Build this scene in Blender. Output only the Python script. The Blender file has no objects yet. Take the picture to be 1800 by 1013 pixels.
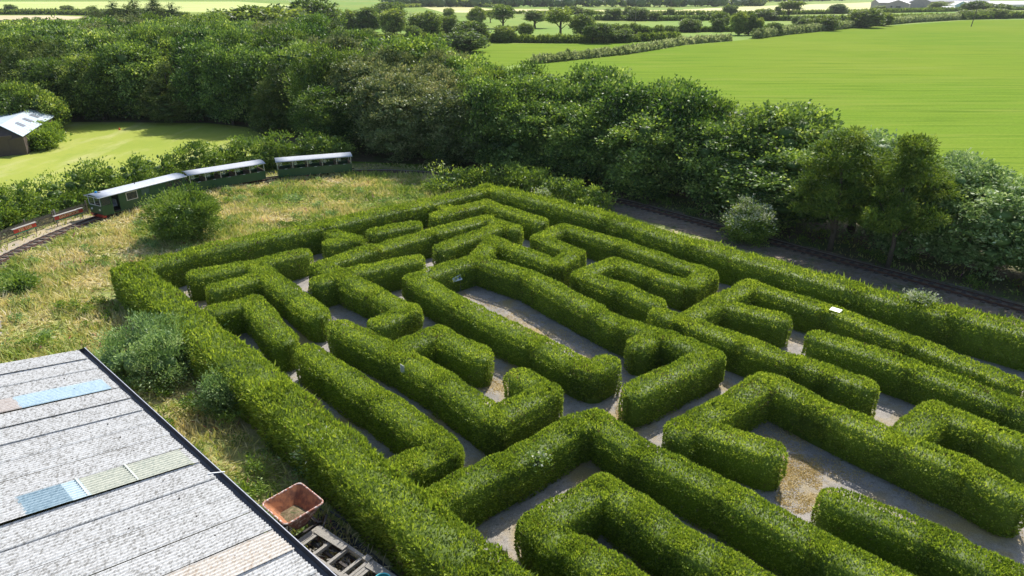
import bpy, math, random
import numpy as np
from mathutils import Vector, Matrix
sc = bpy.context.scene
COL = sc.collection
rad = math.radians
# ---------------------------------------------------------------- camera, sky, sun
cam_d = bpy.data.cameras.new('camera'); cam = bpy.data.objects.new('camera', cam_d); COL.objects.link(cam)
cam_d.sensor_width = 36.0; cam_d.lens = 24.02; cam_d.clip_start = 0.3; cam_d.clip_end = 6000
cam.location = (0, 0, 18.0); cam.rotation_euler = (rad(90 - 23.53), 0, 0)
sc.camera = cam
SUN_EL, SUN_HEAD = 47.0, 24.0
w = bpy.data.worlds.new('World'); sc.world = w; w.use_nodes = True
nt = w.node_tree; nt.nodes.clear()
sky = nt.nodes.new('ShaderNodeTexSky'); sky.sky_type = 'NISHITA'; sky.sun_disc = False
sky.sun_elevation = rad(SUN_EL); sky.sun_rotation = rad(SUN_HEAD); sky.air_density = 1.0; sky.dust_density = 1.5
bg = nt.nodes.new('ShaderNodeBackground'); bg.inputs['Strength'].default_value = 0.135
wo = nt.nodes.new('ShaderNodeOutputWorld')
nt.links.new(sky.outputs[0], bg.inputs[0]); nt.links.new(bg.outputs[0], wo.inputs[0])
sd = bpy.data.lights.new('sun', 'SUN'); sd.energy = 4.6; sd.angle = rad(0.5); sd.color = (1.0, 0.95, 0.86)
sun = bpy.data.objects.new('sun', sd); COL.objects.link(sun); sun.location = (60, 120, 120)
sv = Vector((math.sin(rad(SUN_HEAD)) * math.cos(rad(SUN_EL)), math.cos(rad(SUN_HEAD)) * math.cos(rad(SUN_EL)), math.sin(rad(SUN_EL))))
sun.rotation_euler = sv.to_track_quat('Z', 'Y').to_euler()
sc.view_settings.view_transform = 'Standard'; sc.view_settings.look = 'None'
sc.view_settings.exposure = 0.45; sc.view_settings.gamma = 1.0
# light bounces: enough for leaves, not more
sc.cycles.max_bounces = 5; sc.cycles.diffuse_bounces = 3; sc.cycles.glossy_bounces = 2
sc.cycles.transmission_bounces = 3; sc.cycles.transparent_max_bounces = 4
RNG = np.random.default_rng(7)
HEDGES_AB={"perim":[[[-12.35,10.46],[-26.46,11.05],[-46.08,11.59],[-46.7,15.64],[-46.3,25.09],[-46.35,31.83],[-46.49,40.82],[-33.71,41.5],[-25.92,40.77],[-14.84,40.53],[-9.92,40.89],[-6.77,40.73]]],"f_shape":[[[-43.24,14.54],[-42.55,17.86],[-42.7,21.11]],[[-42.55,17.86],[-33.16,16.89]],[[-40.32,14.5],[-40.39,17.62]]],"h2":[[[-37.18,13.07],[-37.0,15.04],[-31.32,14.02]]],"h3":[[[-29.23,14.23],[-23.58,14.15],[-19.62,14.07],[-18.36,13.88],[-18.58,12.39],[-18.62,11.88]]],"h4":[[[-30.7,16.79],[-25.83,17.19],[-22.95,17.15],[-18.74,16.68],[-18.9,19.79],[-20.64,19.88]],[[-26.59,17.17],[-26.79,19.99],[-23.57,19.98]]],"h5":[[[-39.4,20.64],[-40.02,25.05],[-40.24,29.84],[-40.24,35.12],[-37.35,35.2]],[[-39.4,20.64],[-37.23,20.74],[-33.47,20.71],[-30.14,20.67],[-29.79,18.61]],[[-37.19,19.37],[-37.17,20.81],[-36.4,25.68]],[[-37.23,28.59],[-38.25,35.08]],[[-36.4,32.05],[-29.73,31.69],[-30.57,34.39],[-34.34,34.85],[-34.86,37.89],[-29.43,37.9],[-22.46,37.26],[-22.08,34.86],[-24.64,34.63],[-27.59,34.79],[-27.44,31.46],[-24.28,31.55],[-21.83,31.17]],[[-35.75,31.63],[-33.87,28.65],[-33.85,23.68],[-28.95,23.12],[-22.62,22.93],[-19.66,22.65],[-18.92,22.79],[-18.9,23.72]],[[-33.87,28.65],[-29.58,29.01],[-23.22,27.9],[-21.06,27.62],[-18.78,28.04],[-16.03,27.86],[-16.34,22.63]],[[-19.23,27.85],[-19.14,26.5]]],"h6":[[[-45.19,24.91],[-42.75,25.2],[-43.14,23.65]]],"h7":[[[-43.31,27.33],[-42.98,30.4]]],"h8":[[[-43.48,32.97],[-43.69,35.61],[-43.71,38.11],[-37.2,37.73]],[[-45.13,35.05],[-43.76,34.8]]],"h13":[[[-20.67,30.32],[-19.31,30.24],[-15.85,30.24],[-12.98,30.27],[-11.48,30.24],[-9.97,30.32]],[[-19.31,30.24],[-19.63,37.51],[-14.81,37.21],[-10.2,36.34],[-5.73,35.27]],[[-19.58,33.71],[-16.13,34.32]]],"h14":[[[-13.47,33.49],[-9.18,33.62],[-5.14,33.15],[-4.67,33.05]]],"h15":[[[-13.21,21.4],[-13.02,24.44],[-12.95,27.56],[-10.78,27.2],[-9.96,27.07],[-7.12,26.79],[-4.67,26.68],[-3.28,26.38]],[[-13.15,22.08],[-10.2,22.68]],[[-7.1,27.28],[-6.96,30.31],[-5.26,30.1],[-3.84,29.93]]],"h17":[[[-16.29,11.74],[-16.33,12.21],[-16.19,14.76],[-16.28,18.58],[-16.03,19.55],[-13.34,19.18],[-9.77,19.28],[-6.35,19.03]]],"h18":[[[-7.02,21.7],[-4.09,22.05],[-2.11,21.88]]],"h19":[[[-9.76,13.45],[-11.48,13.35],[-12.99,13.33],[-12.92,16.45],[-11.08,16.26],[-9.42,16.1],[-7.81,16.14]]]}
FAR_TREES=[[-87.4,356.9,10.6,5.8,"r"],[-75.8,346.9,9.8,4.1,"r"],[-66.8,342.1,10.6,5.8,"r"],[-53.4,328.3,10.9,5.5,"r"],[-75.4,447.3,11.9,9.1,"d"],[-54.2,390.9,8.5,3.0,"x"],[-35.3,300.2,10.5,6.1,"d"],[-26.3,307.7,8.5,4.4,"r"],[-18.3,315.7,6.0,4.7,"r"],[-44.9,522.4,6.7,3.5,"d"],[-19.5,403.6,9.9,4.4,"d"],[-4.7,378.9,10.9,6.3,"o"],[11.8,378.9,9.0,7.0,"o"],[5.9,315.7,5.3,2.9,"d"],[21.3,319.8,10.9,6.4,"o"],[31.0,319.8,8.8,4.6,"d"],[36.2,303.9,3.3,1.3,"d"],[39.9,286.1,6.3,2.9,"d"],[44.4,286.1,5.9,2.4,"d"],[49.1,286.1,5.7,2.2,"d"],[52.5,286.1,5.5,1.7,"r"],[62.7,311.6,4.6,2.1,"d"],[67.2,307.7,4.5,2.4,"d"],[-14.1,229.2,6.3,6.3,"d"],[-13.2,447.3,7.1,3.4,"o"],[106.0,410.3,5.3,2.1,"o"],[103.1,362.2,8.9,4.1,"d"],[99.5,319.8,9.5,3.6,"r"],[104.0,319.8,9.3,2.8,"r"],[107.5,319.8,7.4,2.3,"d"],[204.8,545.2,10.9,10.7,"o"],[165.6,424.4,4.6,3.4,"d"],[163.0,378.9,5.8,4.1,"d"],[185.8,384.8,9.7,7.5,"d"],[205.4,403.6,7.0,3.8,"r"],[425.1,737.6,8.4,7.8,"d"],[342.8,545.2,10.9,9.1,"r"],[351.3,533.6,9.5,8.0,"d"],[371.6,737.6,4.2,7.6,"d"],[317.3,511.7,5.9,6.0,"d"],[326.0,511.7,6.2,6.6,"d"],[336.3,511.7,7.0,6.6,"d"],[47.6,447.3,7.4,4.1,"o"]]
WOOD=[[5.8,74.6,8.9,3.3,"s",5.3],[-83.9,121.6,11.3,4.3,"s",17.0],[-47.6,151.2,12.5,4.4,"e",58.8],[-3.2,84.0,9.6,4.0,"s",9.7],[-33.7,114.9,12.8,4.9,"s",26.4],[-79.9,147.1,11.1,4.1,"s",42.1],[-72.2,131.8,11.9,5.2,"e",26.8],[-66.2,162.2,13.1,4.2,"s",60.6],[-75.5,160.0,12.5,5.0,"s",56.9],[-69.4,125.8,12.7,5.2,"p",20.7],[-64.5,131.0,12.4,4.2,"s",27.6],[29.4,47.2,7.4,3.5,"s",0.2],[-62.2,105.7,9.7,4.1,"e",0.2],[-86.4,164.0,13.1,5.2,"b",59.4],[-67.4,118.5,12.0,4.3,"s",13.0],[-35.1,124.6,11.2,4.1,"p",37.7],[-75.8,167.7,11.6,4.2,"s",65.2],[-88.4,155.7,12.7,5.2,"s",50.2],[-104.0,146.8,12.0,4.4,"s",42.5],[-43.8,133.8,13.2,4.2,"b",39.8],[-50.7,117.1,11.1,4.6,"s",15.1],[-23.3,98.8,10.4,4.3,"s",17.7],[-8.1,80.0,8.9,4.2,"b",3.7],[-94.2,144.0,11.6,4.9,"s",38.9],[-50.7,104.2,8.2,4.1,"p",1.1],[-32.1,132.6,12.7,5.3,"p",50.4],[-26.7,107.7,12.5,4.3,"b",25.3],[-89.6,122.8,12.0,5.0,"e",18.8],[-24.9,115.9,10.9,5.2,"b",36.4],[-57.9,146.0,12.6,4.4,"e",45.0],[-56.6,122.2,11.7,4.5,"p",19.6],[-80.1,128.8,12.1,5.1,"s",23.6],[-93.8,163.3,11.3,5.1,"s",57.8],[-11.1,87.7,10.5,4.2,"b",10.9],[27.6,52.9,8.3,4.4,"s",2.4],[-74.0,121.8,10.5,5.1,"p",16.4],[5.4,80.5,9.0,4.2,"s",10.8],[9.9,72.9,10.5,3.2,"s",6.2],[7.4,68.8,7.7,3.5,"s",0.8],[16.2,65.3,9.9,3.6,"s",4.7],[-27.1,123.5,12.1,4.2,"e",43.5],[-34.2,108.8,12.9,4.7,"e",17.3],[-60.2,135.1,11.6,5.0,"e",32.8],[-20.4,110.9,11.0,4.1,"s",32.5],[-95.8,153.0,12.5,4.4,"e",47.7],[-53.0,129.2,11.8,5.3,"b",27.7],[-36.4,101.2,10.7,4.0,"s",3.5],[-95.8,128.7,11.4,4.6,"s",25.0],[-78.8,103.9,7.8,3.3,"e",0.3],[-106.7,133.6,11.7,4.0,"s",30.9],[-70.0,110.4,10.6,3.8,"p",5.2],[11.7,69.1,9.9,4.0,"s",4.0],[-43.2,124.7,10.9,4.6,"s",28.3],[32.8,44.2,6.6,3.6,"s",0.6],[-51.3,137.9,11.8,4.6,"s",38.8],[-2.0,74.8,9.5,3.5,"s",0.9],[-42.0,140.4,10.8,5.2,"s",50.6],[-84.0,135.2,10.8,4.1,"s",29.9],[-106.2,153.5,10.2,4.7,"e",49.0],[-111.8,141.1,10.7,4.0,"e",38.3],[-41.9,109.2,12.6,3.9,"s",9.6],[-16.4,100.6,11.8,4.4,"b",22.8],[18.2,59.9,7.4,3.6,"s",1.5],[-93.9,116.0,10.7,3.5,"p",13.4],[-76.5,116.3,12.2,4.0,"p",11.1],[-94.4,169.7,10.5,5.4,"b",64.3],[-56.6,113.1,12.9,3.3,"s",9.6],[-31.0,95.6,10.2,4.0,"p",3.2],[-47.8,111.2,12.8,3.7,"s",9.4],[-67.6,153.6,12.8,4.2,"e",51.3],[-14.3,81.5,9.6,4.2,"b",3.5],[-72.6,141.4,11.7,4.3,"e",37.3],[-18.6,87.3,11.0,4.1,"b",8.2],[-88.2,117.0,11.9,3.7,"s",13.4],[36.1,39.7,5.9,3.4,"s",0.4],[-24.6,90.3,11.8,3.5,"e",5.6],[-101.3,123.7,9.5,5.4,"e",21.3],[-65.6,143.8,12.0,4.4,"s",41.3],[-89.8,110.3,10.9,3.3,"p",7.7],[-79.9,111.6,11.5,3.7,"p",7.3],[-115.8,147.7,10.9,5.3,"p",44.8],[19.8,64.2,8.9,3.4,"e",6.0],[-40.8,101.2,10.4,3.4,"s",0.4],[-57.1,154.7,11.9,4.4,"s",55.6],[-105.7,160.2,11.6,5.2,"s",55.2],[-88.3,143.1,12.7,4.9,"s",37.8],[-87.5,149.4,12.3,5.5,"b",43.9],[-2.8,80.0,10.2,3.7,"e",5.7],[-58.0,161.5,11.6,4.0,"s",63.1],[23.3,58.9,9.0,4.3,"s",4.0],[1.7,77.1,9.4,4.3,"s",5.3],[-60.5,110.1,10.9,3.9,"p",5.2],[-6.0,76.1,8.4,4.3,"b",0.5],[-63.4,115.5,10.8,3.4,"e",10.5],[-9.1,84.3,9.8,3.7,"b",7.9],[-95.8,135.5,11.7,4.4,"e",31.2],[-50.3,156.6,12.7,5.4,"b",63.2],[-83.8,104.2,10.3,4.4,"p",1.3],[32.8,48.7,7.5,3.2,"s",3.4],[-62.3,124.3,12.0,4.9,"e",20.7],[-39.5,146.7,13.4,4.8,"s",61.3],[-68.8,105.3,9.0,3.9,"e",0.2],[-98.5,158.5,11.4,4.5,"p",53.2],[-40.2,116.7,11.2,4.2,"s",20.8],[-102.8,139.4,11.8,4.3,"s",35.6],[-20.3,92.4,11.0,3.3,"e",12.9],[-83.6,172.1,13.0,4.7,"e",68.7],[-44.5,104.4,10.9,4.1,"s",2.7],[-12.9,94.8,12.3,5.3,"s",17.7],[-80.8,154.0,12.3,4.7,"p",49.5],[-14.7,91.3,11.7,3.5,"b",13.6],[-5.0,88.1,10.6,4.0,"s",13.1],[-57.1,106.8,10.8,4.3,"s",2.4],[22.2,55.2,6.5,4.3,"s",0.4],[-80.1,140.9,12.4,4.2,"b",35.4],[-123.0,149.6,11.1,5.1,"s",47.3],[1.3,82.6,10.2,3.4,"e",10.5],[-30.8,102.8,11.3,3.5,"s",13.8],[15.9,69.7,9.8,3.3,"s",8.0],[38.3,42.5,5.5,3.6,"s",3.2],[-74.1,150.2,11.4,5.5,"s",46.7],[-89.0,129.7,11.4,4.4,"s",25.1],[-12.2,78.6,8.0,4.1,"b",1.1],[12.6,63.7,7.7,3.9,"s",0.1],[2.1,72.0,7.6,3.5,"s",0.5],[-21.4,83.5,7.6,4.1,"e",0.8],[-50.9,146.1,11.3,4.8,"e",48.9],[-88.4,104.9,6.7,3.9,"s",2.7],[-73.7,107.4,9.9,4.2,"p",2.6],[-84.5,111.1,10.9,4.1,"e",7.6],[-38.7,130.5,12.2,4.3,"s",41.2],[8.8,77.8,10.3,3.4,"s",10.1],[-8.2,89.9,11.6,3.5,"b",13.9],[-83.0,116.8,10.5,3.7,"p",12.4],[-100.2,165.3,10.9,5.4,"p",60.0],[-49.9,123.6,13.2,4.2,"s",22.3]]
HEDGEROWS=[["bank",[[6.11,192.3],[16.03,202.1],[35.22,222.81],[47.42,240.64],[60.65,261.45]],1.9],["bank",[[60.65,261.45],[72.95,273.23],[84.3,282.75]],2.1],["bank",[[99.91,296.51],[117.55,319.77],[148.27,351.85],[179.84,384.8],[243.24,447.34],[311.01,501.42]],2.6],["hr",[[-72.16,270.19],[-34.71,276.33],[0.0,273.23],[21.22,270.19],[36.08,270.19],[50.45,279.51],[65.82,289.47]],2.2],["hr",[[38.72,346.89],[69.45,342.06],[105.61,346.89],[139.24,356.95],[171.23,378.89]],1.8],["hr",[[-5.57,356.95],[4.18,356.95]],1.3],["hr",[[50.48,482.02],[95.41,472.86],[145.84,482.02],[183.48,472.86],[224.37,482.02],[261.77,511.71]],2.1],["hr",[[74.47,583.37],[135.4,583.37],[198.58,583.37],[255.46,611.86],[328.04,643.24],[430.31,696.75]],1.7],["hr",[[269.19,522.42],[333.54,545.23]],1.1],["hr",[[301.16,491.53],[341.09,511.71],[388.61,522.42]],3.2],["hr",[[-443.47,597.28],[-371.87,597.28],[-308.83,570.08],[-240.66,545.23]],2.1],["hr",[[-489.54,660.15],[-410.5,660.15],[-298.22,643.24]],1.2],["hr",[[-128.74,835.36],[-78.53,927.34],[-12.87,835.36]],1.8],["hr",[[-19.39,627.16],[28.38,611.86],[73.91,597.28]],1.3],["hr",[[322.18,651.59],[436.28,706.54],[562.61,759.85]],1.4]]
FIELDS={"field_right":[[0.0,177.85],[10.17,197.08],[34.6,218.75],[59.4,255.93],[84.45,279.51],[115.34,313.63],[177.14,378.89],[299.16,482.02],[373.22,501.42],[505.4,501.42],[108.89,76.07],[41.87,31.34],[39.54,43.96],[30.48,58.7],[18.61,73.42],[7.65,92.42]],"field_a":[[-69.17,258.66],[-33.96,270.19],[20.89,265.75],[49.35,273.23],[58.39,255.93],[35.22,222.81],[9.46,198.73],[-25.09,156.49],[-48.9,180.57]],"wheat":[[175.81,759.85],[306.98,927.34],[612.92,1246.67],[1018.78,1382.3],[617.95,835.36],[442.43,716.6],[328.91,660.15],[138.58,597.28]],"wheat2":[[-117.8,927.34],[-80.13,1041.86],[-24.16,783.47],[57.74,748.56],[170.72,737.6],[138.58,597.28],[73.91,597.28],[-19.88,643.24],[-61.19,660.15]],"tan":[[-437.27,576.65],[-359.19,576.65],[-312.43,545.23],[-297.35,491.53],[-366.48,482.02]],"pale_left":[[-986.67,1311.01],[-604.08,1311.01],[-483.27,1311.01],[-234.21,894.53],[-244.77,660.15],[-513.07,677.96]],"lawn":[[-83.47,103.73],[-70.45,104.71],[-50.88,103.25],[-37.87,99.99],[-28.2,84.5],[-35.36,73.42],[-45.0,62.33],[-48.52,57.02]]}
STRAWP=[[[10.69,25.5],[11.63,26.38],[12.98,24.86],[14.43,23.66],[15.86,21.84],[18.67,19.33],[18.28,18.77],[15.33,20.85],[13.22,22.01],[12.06,22.54],[10.39,20.22],[10.13,20.69],[11.49,23.66]],[[11.42,23.66],[13.22,23.66],[11.57,20.22],[10.65,20.07],[10.12,20.85]],[[-3.73,41.01],[0.0,38.37],[3.26,34.92],[5.51,32.25],[6.67,30.18],[5.8,30.18],[4.19,31.34],[1.91,33.88],[-0.69,37.16]],[[-1.74,30.18],[0.15,30.18],[-0.27,28.05],[-1.67,28.56]],[[5.28,28.56],[6.34,29.09],[5.86,27.08],[4.83,26.38],[4.86,27.56]]]
# ---------------------------------------------------------------- helpers
def prop(o, label=None, cat=None, group=None, kind=None):
    if label: o['label'] = label
    if cat: o['category'] = cat
    if group: o['group'] = group
    if kind: o['kind'] = kind
    return o
def link(o, parent=None):
    COL.objects.link(o)
    if parent is not None: o.parent = parent
    return o
def empty(name, loc=(0, 0, 0), rz=0.0):
    o = bpy.data.objects.new(name, None); o.empty_display_size = 0.3
    o.location = loc; o.rotation_euler = (0, 0, rz); COL.objects.link(o); return o
def copy_tree(o, parent=None):
    c = o.copy(); COL.objects.link(c)
    if parent is not None: c.parent = parent
    for ch in list(o.children): copy_tree(ch, c)
    return c
class MB:
    def __init__(s): s.v = []; s.f = []; s.m = []
    def add(s, vs, fs, mi=0):
        b = len(s.v); s.v += [tuple(map(float, p)) for p in vs]; s.f += [tuple(i + b for i in f) for f in fs]; s.m += [mi] * len(fs)
    def box(s, c, size, rz=0.0, mi=0, rx=0.0, taper=1.0):
        hx, hy, hz = size[0] / 2, size[1] / 2, size[2] / 2
        M = Matrix.Translation(c) @ Matrix.Rotation(rz, 4, 'Z') @ Matrix.Rotation(rx, 4, 'X')
        vs = []
        for z in (-hz, hz):
            t = taper if z > 0 else 1
            for x, y in ((-hx, -hy), (hx, -hy), (hx, hy), (-hx, hy)): vs.append(M @ Vector((x * t, y * t, z)))
        s.add(vs, [(0, 3, 2, 1), (4, 5, 6, 7), (0, 1, 5, 4), (1, 2, 6, 5), (2, 3, 7, 6), (3, 0, 4, 7)], mi)
    def bar(s, a, b, w_, h_, mi=0):
        a = Vector(a); b = Vector(b); d = b - a; L = d.length; d.normalize()
        up = Vector((0, 0, 1)) if abs(d.z) < .95 else Vector((0, 1, 0))
        sx = d.cross(up).normalized() * (w_ / 2); uz = sx.cross(d).normalized() * (h_ / 2)
        vs = [p + q for p in (a, b) for q in (-sx - uz, sx - uz, sx + uz, -sx + uz)]
        s.add(vs, [(0, 3, 2, 1), (4, 5, 6, 7), (0, 1, 5, 4), (1, 2, 6, 5), (2, 3, 7, 6), (3, 0, 4, 7)], mi)
    def tube(s, pts, rs, n=8, mi=0, caps=True):
        pts = [Vector(p) for p in pts]
        if not hasattr(rs, '__len__'): rs = [rs] * len(pts)
        rings = []
        for i, p in enumerate(pts):
            d = (pts[min(i + 1, len(pts) - 1)] - pts[max(i - 1, 0)]).normalized()
            up = Vector((0, 0, 1)) if abs(d.z) < .9 else Vector((1, 0, 0))
            x = d.cross(up).normalized(); y = d.cross(x).normalized()
            rings.append([p + x * rs[i] * math.cos(2 * math.pi * k / n) + y * rs[i] * math.sin(2 * math.pi * k / n) for k in range(n)])
        vs = [q for r in rings for q in r]; fs = []
        for i in range(len(pts) - 1):
            for k in range(n): fs.append((i * n + k, i * n + (k + 1) % n, (i + 1) * n + (k + 1) % n, (i + 1) * n + k))
        if caps: fs.append(tuple(range(n))[::-1]); fs.append(tuple((len(pts) - 1) * n + k for k in range(n)))
        s.add(vs, fs, mi)
    def build(s, name, mats, parent=None, smooth=False):
        me = bpy.data.meshes.new(name); me.from_pydata(s.v, [], s.f)
        for m in (mats if isinstance(mats, (list, tuple)) else [mats]): me.materials.append(m)
        me.polygons.foreach_set('material_index', s.m)
        if smooth: me.polygons.foreach_set('use_smooth', [True] * len(me.polygons))
        me.update(); return link(bpy.data.objects.new(name, me), parent)
def quads_mesh(name, V, mats, tint=None, extra=None, mi=None):
    """V: (n,4,3) quads. extra: (verts, faces) of a core whose faces are appended."""
    n = len(V); ev = np.zeros((0, 3)); ef = []
    if extra is not None: ev = np.asarray(extra[0], float); ef = extra[1]
    nv = n * 4 + len(ev)
    me = bpy.data.meshes.new(name); me.vertices.add(nv)
    me.vertices.foreach_set('co', np.concatenate([V.reshape(-1, 3), ev]).astype(np.float32).ravel())
    lt = [4] * n + [len(f) for f in ef]
    idx = np.arange(n * 4, dtype=np.int32)
    if ef: idx = np.concatenate([idx, np.array([i + n * 4 for f in ef for i in f], dtype=np.int32)])
    lt = np.array(lt, dtype=np.int32); ls = np.concatenate([[0], np.cumsum(lt)[:-1]]).astype(np.int32)
    me.loops.add(len(idx)); me.loops.foreach_set('vertex_index', idx)
    me.polygons.add(len(lt)); me.polygons.foreach_set('loop_start', ls)
    t = np.full(len(lt), 0.25, np.float32)
    if tint is not None: t[:n] = tint
    at = me.attributes.new('tint', 'FLOAT', 'FACE'); at.data.foreach_set('value', t)
    if mi is not None:
        q = np.zeros(len(lt), np.int32); q[:n] = mi; me.polygons.foreach_set('material_index', q)
    for m in (mats if isinstance(mats, (list, tuple)) else [mats]): me.materials.append(m)
    me.update(calc_edges=True); me.validate()
    return me
def norm(a): return a / np.maximum(np.linalg.norm(a, axis=-1, keepdims=True), 1e-9)
def leaf_quads(P, D, L, W, rng, curl=0.15):
    """diamond leaves growing from P along D"""
    n = len(P); r = rng.normal(size=(n, 3)); S = norm(np.cross(D, r)); N = np.cross(D, S)
    L = np.broadcast_to(L, n)[:, None]; W = np.broadcast_to(W, n)[:, None]
    mid = P + D * L * .45 + N * L * curl
    return np.stack([P, mid + S * W * .5, P + D * L, mid - S * W * .5], 1)
def lump(P, f, seed=0.0):
    """cheap smooth noise in [-1,1] from incommensurate sines"""
    x, y, z = (P * f).T; s = seed
    a = np.sin(x * 1.7 + 1.3 * np.sin(y * 1.1 + s) + s) + np.sin(y * 2.1 + 1.7 * np.sin(z * 1.3 + 2 * s) + 2.3 * s)
    b = np.sin(z * 1.9 + 1.1 * np.sin(x * .9 + 3 * s) + 4 * s) + np.sin((x + y) * 2.9 + s) * .6 + np.sin((y - x + z) * 4.3 + s) * .4
    return (a + b) / 4.0
# ---------------------------------------------------------------- materials
MATS = {}
def newmat(name):
    m = bpy.data.materials.new(name); m.use_nodes = True; nt = m.node_tree; nt.nodes.clear()
    MATS[name] = m; return m, nt, nt.nodes, nt.links
def N(nt, t, **kw):
    n = nt.nodes.new(t)
    for k, v in kw.items():
        if k in n.inputs: n.inputs[k].default_value = v
        else: setattr(n, k, v)
    return n
def ramp(nt, stops):
    r = nt.nodes.new('ShaderNodeValToRGB'); e = r.color_ramp.elements
    while len(e) > 1: e.remove(e[-1])
    e[0].position = stops[0][0]; e[0].color = (*stops[0][1], 1)
    for p, c in stops[1:]:
        q = e.new(p); q.color = (*c, 1)
    return r
def leafmat(name, stops, trans=.35, rough=.5, spec=.4, vary=.25, lowf=.35, tcol=(1.25, 1.2, .45)):
    m, nt, nd, lk = newmat(name)
    at = N(nt, 'ShaderNodeAttribute', attribute_name='tint')
    geo = N(nt, 'ShaderNodeNewGeometry')
    no = N(nt, 'ShaderNodeTexNoise', Scale=lowf, Detail=3.0); lk.new(geo.outputs['Position'], no.inputs['Vector'])
    oi = N(nt, 'ShaderNodeObjectInfo')
    a = N(nt, 'ShaderNodeMath', operation='MULTIPLY_ADD'); a.inputs[1].default_value = .5; a.inputs[2].default_value = -.25
    lk.new(no.outputs[0], a.inputs[0])
    b = N(nt, 'ShaderNodeMath', operation='ADD'); lk.new(at.outputs['Fac'], b.inputs[0]); lk.new(a.outputs[0], b.inputs[1])
    r = ramp(nt, stops); lk.new(b.outputs[0], r.inputs[0])
    hs = N(nt, 'ShaderNodeHueSaturation'); lk.new(r.outputs[0], hs.inputs['Color'])
    v = N(nt, 'ShaderNodeMapRange'); v.inputs[3].default_value = 1 - vary; v.inputs[4].default_value = 1 + vary
    lk.new(oi.outputs['Random'], v.inputs[0]); lk.new(v.outputs[0], hs.inputs['Value'])
    h = N(nt, 'ShaderNodeMath', operation='MULTIPLY_ADD'); h.inputs[1].default_value = -vary * .12; h.inputs[2].default_value = .5 + vary * .06
    lk.new(oi.outputs['Random'], h.inputs[0]); lk.new(h.outputs[0], hs.inputs['Hue'])
    p = N(nt, 'ShaderNodeBsdfPrincipled', Roughness=rough); p.inputs['Specular IOR Level'].default_value = spec
    lk.new(hs.outputs[0], p.inputs['Base Color'])
    t = N(nt, 'ShaderNodeBsdfTranslucent')
    mu = N(nt, 'ShaderNodeMix', data_type='RGBA', blend_type='MULTIPLY'); mu.inputs[0].default_value = 1; mu.inputs[7].default_value = (*tcol, 1)
    lk.new(hs.outputs[0], mu.inputs[6]); lk.new(mu.outputs[2], t.inputs[0])
    mx = N(nt, 'ShaderNodeMixShader'); mx.inputs[0].default_value = trans
    lk.new(p.outputs[0], mx.inputs[1]); lk.new(t.outputs[0], mx.inputs[2])
    o = N(nt, 'ShaderNodeOutputMaterial'); lk.new(mx.outputs[0], o.inputs[0]); return m
def plain(name, col, rough=.6, metal=0.0, col2=None, scale=6.0, spec=.5, bump=0.0, detail=5.0, stretch=None, lo=.35, hi=.65, coat=0.0):
    m, nt, nd, lk = newmat(name)
    p = N(nt, 'ShaderNodeBsdfPrincipled', Roughness=rough, Metallic=metal); p.inputs['Specular IOR Level'].default_value = spec
    if coat: p.inputs['Coat Weight'].default_value = coat
    tc = N(nt, 'ShaderNodeTexCoord'); no = N(nt, 'ShaderNodeTexNoise', Scale=scale, Detail=detail, Roughness=.65)
    if stretch:
        mp = N(nt, 'ShaderNodeMapping'); mp.inputs['Scale'].default_value = stretch
        lk.new(tc.outputs['Object'], mp.inputs[0]); lk.new(mp.outputs[0], no.inputs['Vector'])
    else: lk.new(tc.outputs['Object'], no.inputs['Vector'])
    c2 = col2 or tuple(c * .8 for c in col)
    r = ramp(nt, [(lo, col), (hi, c2)]); lk.new(no.outputs[0], r.inputs[0]); lk.new(r.outputs[0], p.inputs['Base Color'])
    if bump:
        bp = N(nt, 'ShaderNodeBump', Strength=bump, Distance=.05); lk.new(no.outputs[0], bp.inputs['Height']); lk.new(bp.outputs[0], p.inputs['Normal'])
    o = N(nt, 'ShaderNodeOutputMaterial'); lk.new(p.outputs[0], o.inputs[0]); return m
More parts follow.
